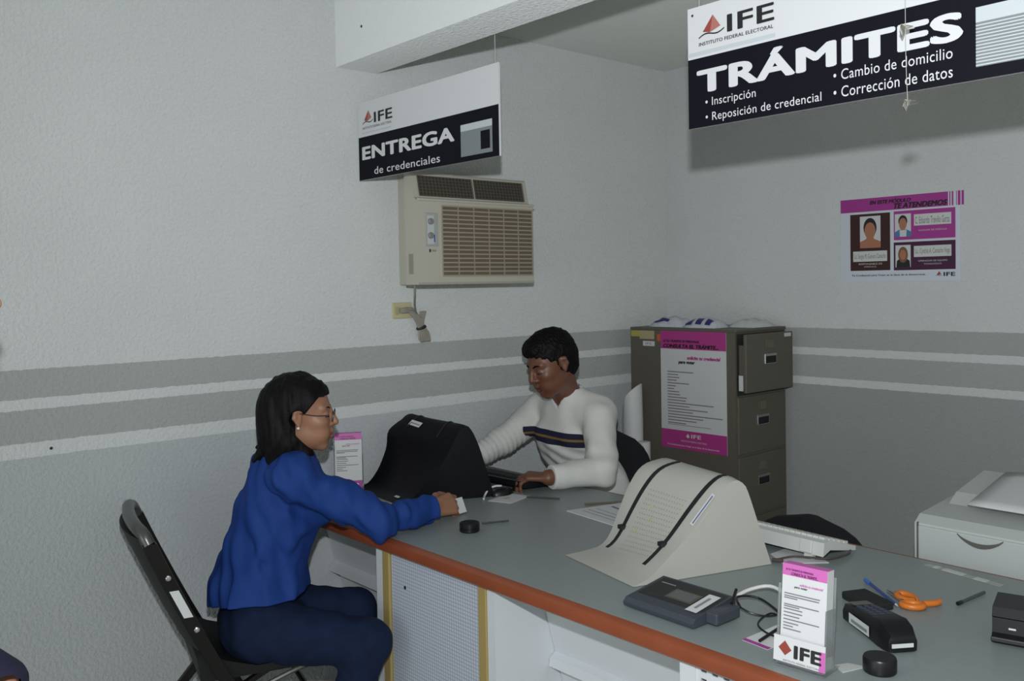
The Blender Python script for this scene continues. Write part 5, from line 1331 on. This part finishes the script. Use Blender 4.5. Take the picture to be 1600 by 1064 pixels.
# ---------------------------------------------------------------- someone standing just outside the left edge
navy = mat('coat_navy', (.010, .011, .035), .85)
skinl = mat('skin_light', (.48, .25, .17), .5)
def bystander():
    t = thing('person', 'person in dark navy clothes standing at the far left edge of the photo', 'person', (1.14, -3.70, 0))
    fw = nrm((.66, .75, 0)); l = np.array((-fw[1], fw[0], 0)); RT = np.array([fw, l, (0, 0, 1.)])
    H = Frame(np.array((1.296, -3.543, 1.592)) - np.array((*(fw[:2] * .112), .036)) + np.array((0, 0, .0)), fw[:2], -.02)
    o = np.array((H.o[0], H.o[1], 0)) - fw * .125
    P = lambda a, b, c: o + fw * a + l * b + np.array((0, 0, c))
    sh = [P(-.02, q * .17, 1.335) for q in (1, -1)]; el = [P(-.05, .235, 1.06), P(.10, -.23, 1.06)]; wr = [P(.05, .20, .82), P(.330, -.20, .905)]
    hp = [P(-.01, q * .09, .86) for q in (1, -1)]; kn = [P(.01, q * .10, .47) for q in (1, -1)]; an = [P(-.03, q * .11, .09) for q in (1, -1)]
    torso = [('ell', P(-.01, 0, .90), (.115, .17, .14), RT, 0), ('ell', P(0, 0, 1.05), (.10, .135, .16), RT, .05), ('ell', P(-.005, 0, 1.22), (.105, .155, .16), RT, .05), ('cap', sh[0], sh[1], .052, .052, .05)]
    legs = [c for i in (0, 1) for c in (('cap', hp[i], kn[i], .085, .058, .04), ('cap', kn[i], an[i], .056, .038, .03))]
    arms = [c for i in (0, 1) for c in (('cap', sh[i], el[i], .050, .042, .03), ('cap', el[i], wr[i], .041, .028, .02))]
    F = Field(axis(o[0] - .40, o[0] + .36, .008, ((H.o[0] - .12, H.o[0] + .13, .0045),)), axis(o[1] - .36, o[1] + .40, .008, ((H.o[1] - .12, H.o[1] + .14, .0045),)), axis(0, 1.74, .009, ((1.42, 1.70, .0045), (.64, .82, .005))))
    for p in torso + legs + arms + head_prims(H, 1.0): F.put(p)
    F.put(('cap', P(-.02, 0, 1.34), H(-.02, 0, -.06), .052, .048, .03))
    for p in head_subs(H): F.put(p, sub=True)
    hd = []
    for i, sd in ((0, -1), (1, 1)): hd += hand_prims(wr[i], fw * (.25 if i == 0 else .10) + np.array((0, 0, -.97)), l * (1 if i == 0 else -1), sd, [(.25, .4, .3)] * 4, [(.85, .45, -.2), (.95, .2, -.2), (1, .1, -.1)], .95)[0]
    for p in head_late(H) + hd: F.put(p)
    for a in an: F.put(('cap', a + (0, 0, -.045), a + fw * .14 + (0, 0, -.055), .04, .032, .02))
    F.mesh('body', [skinl], t, 1)
    facial(H, 1.0, t, True)
    C_ = Field(axis(o[0] - .42, o[0] + .40, .008), axis(o[1] - .42, o[1] + .42, .008), axis(.40, 1.50, .008))
    for p in torso: C_.put(p, .018)
    for p in arms: C_.put(p, .014)
    C_.put(('cap', P(0, 0, 1.02), P(.005, 0, .62), .125, .185, .05))
    C_.cut(lambda x, y, z: .60 - z + 0 * x); C_.cut(lambda x, y, z: z - 1.42 + 0 * x)
    for i in (0, 1):
        C_.cut(lambda x, y, z, i=i: np.where(np.sqrt((x - wr[i][0]) ** 2 + (y - wr[i][1]) ** 2 + (z - wr[i][2]) ** 2) < .07, (wr[i][2] + .01 - z) if i == 0 else ((x - wr[i][0]) * fw[0] + (y - wr[i][1]) * fw[1] - .045), -1))
    C_.mesh('coat', [navy], t, 1)
    T_ = Field(axis(o[0] - .3, o[0] + .3, .009), axis(o[1] - .3, o[1] + .3, .009), axis(.05, .95, .009))
    for p in legs: T_.put(p, .010)
    T_.cut(lambda x, y, z: .085 - z + 0 * x); T_.mesh('trousers', [trous], t, 1)
    for a in an:
        K = Field(axis(a[0] - .12, a[0] + .22, .006), axis(a[1] - .12, a[1] + .24, .006), axis(0, .12, .006))
        K.put(('cap', a + (0, 0, -.050), a + fw * .14 + (0, 0, -.058), .048, .040, .02)); K.put(('cap', a + (0, 0, -.05), a, .046, .044, .02))
        K.cut(lambda x, y, z: z - .09 + 0 * x); K.cut(lambda x, y, z: .002 - z + 0 * x); K.mesh('shoe', [shoe], t, 1)
    G = Field(axis(H.o[0] - .2, H.o[0] + .16, .005), axis(H.o[1] - .2, H.o[1] + .16, .005), axis(1.36, 1.74, .005))
    for c, r, k in (((-.018, 0, .045), (.106, .088, .090), 0), ((-.045, 0, -.01), (.092, .088, .095), .03)): G.put(('ell', H(*c), r, H.R, k))
    def cf(x, y, z):
        d = (x - H.o[0], y - H.o[1], z - H.o[2]); a, b, c = [sum(q[i] * d[i] for i in range(3)) for q in (H.f, H.l, H.u)]
        return np.maximum(np.minimum(a - .01 - .5 * np.clip(c, 0, 1), .062 - c), np.minimum(a + .02, -.01 - c))
    G.cut(cf); G.mesh('hair', [hairm], t, 1)
bystander()
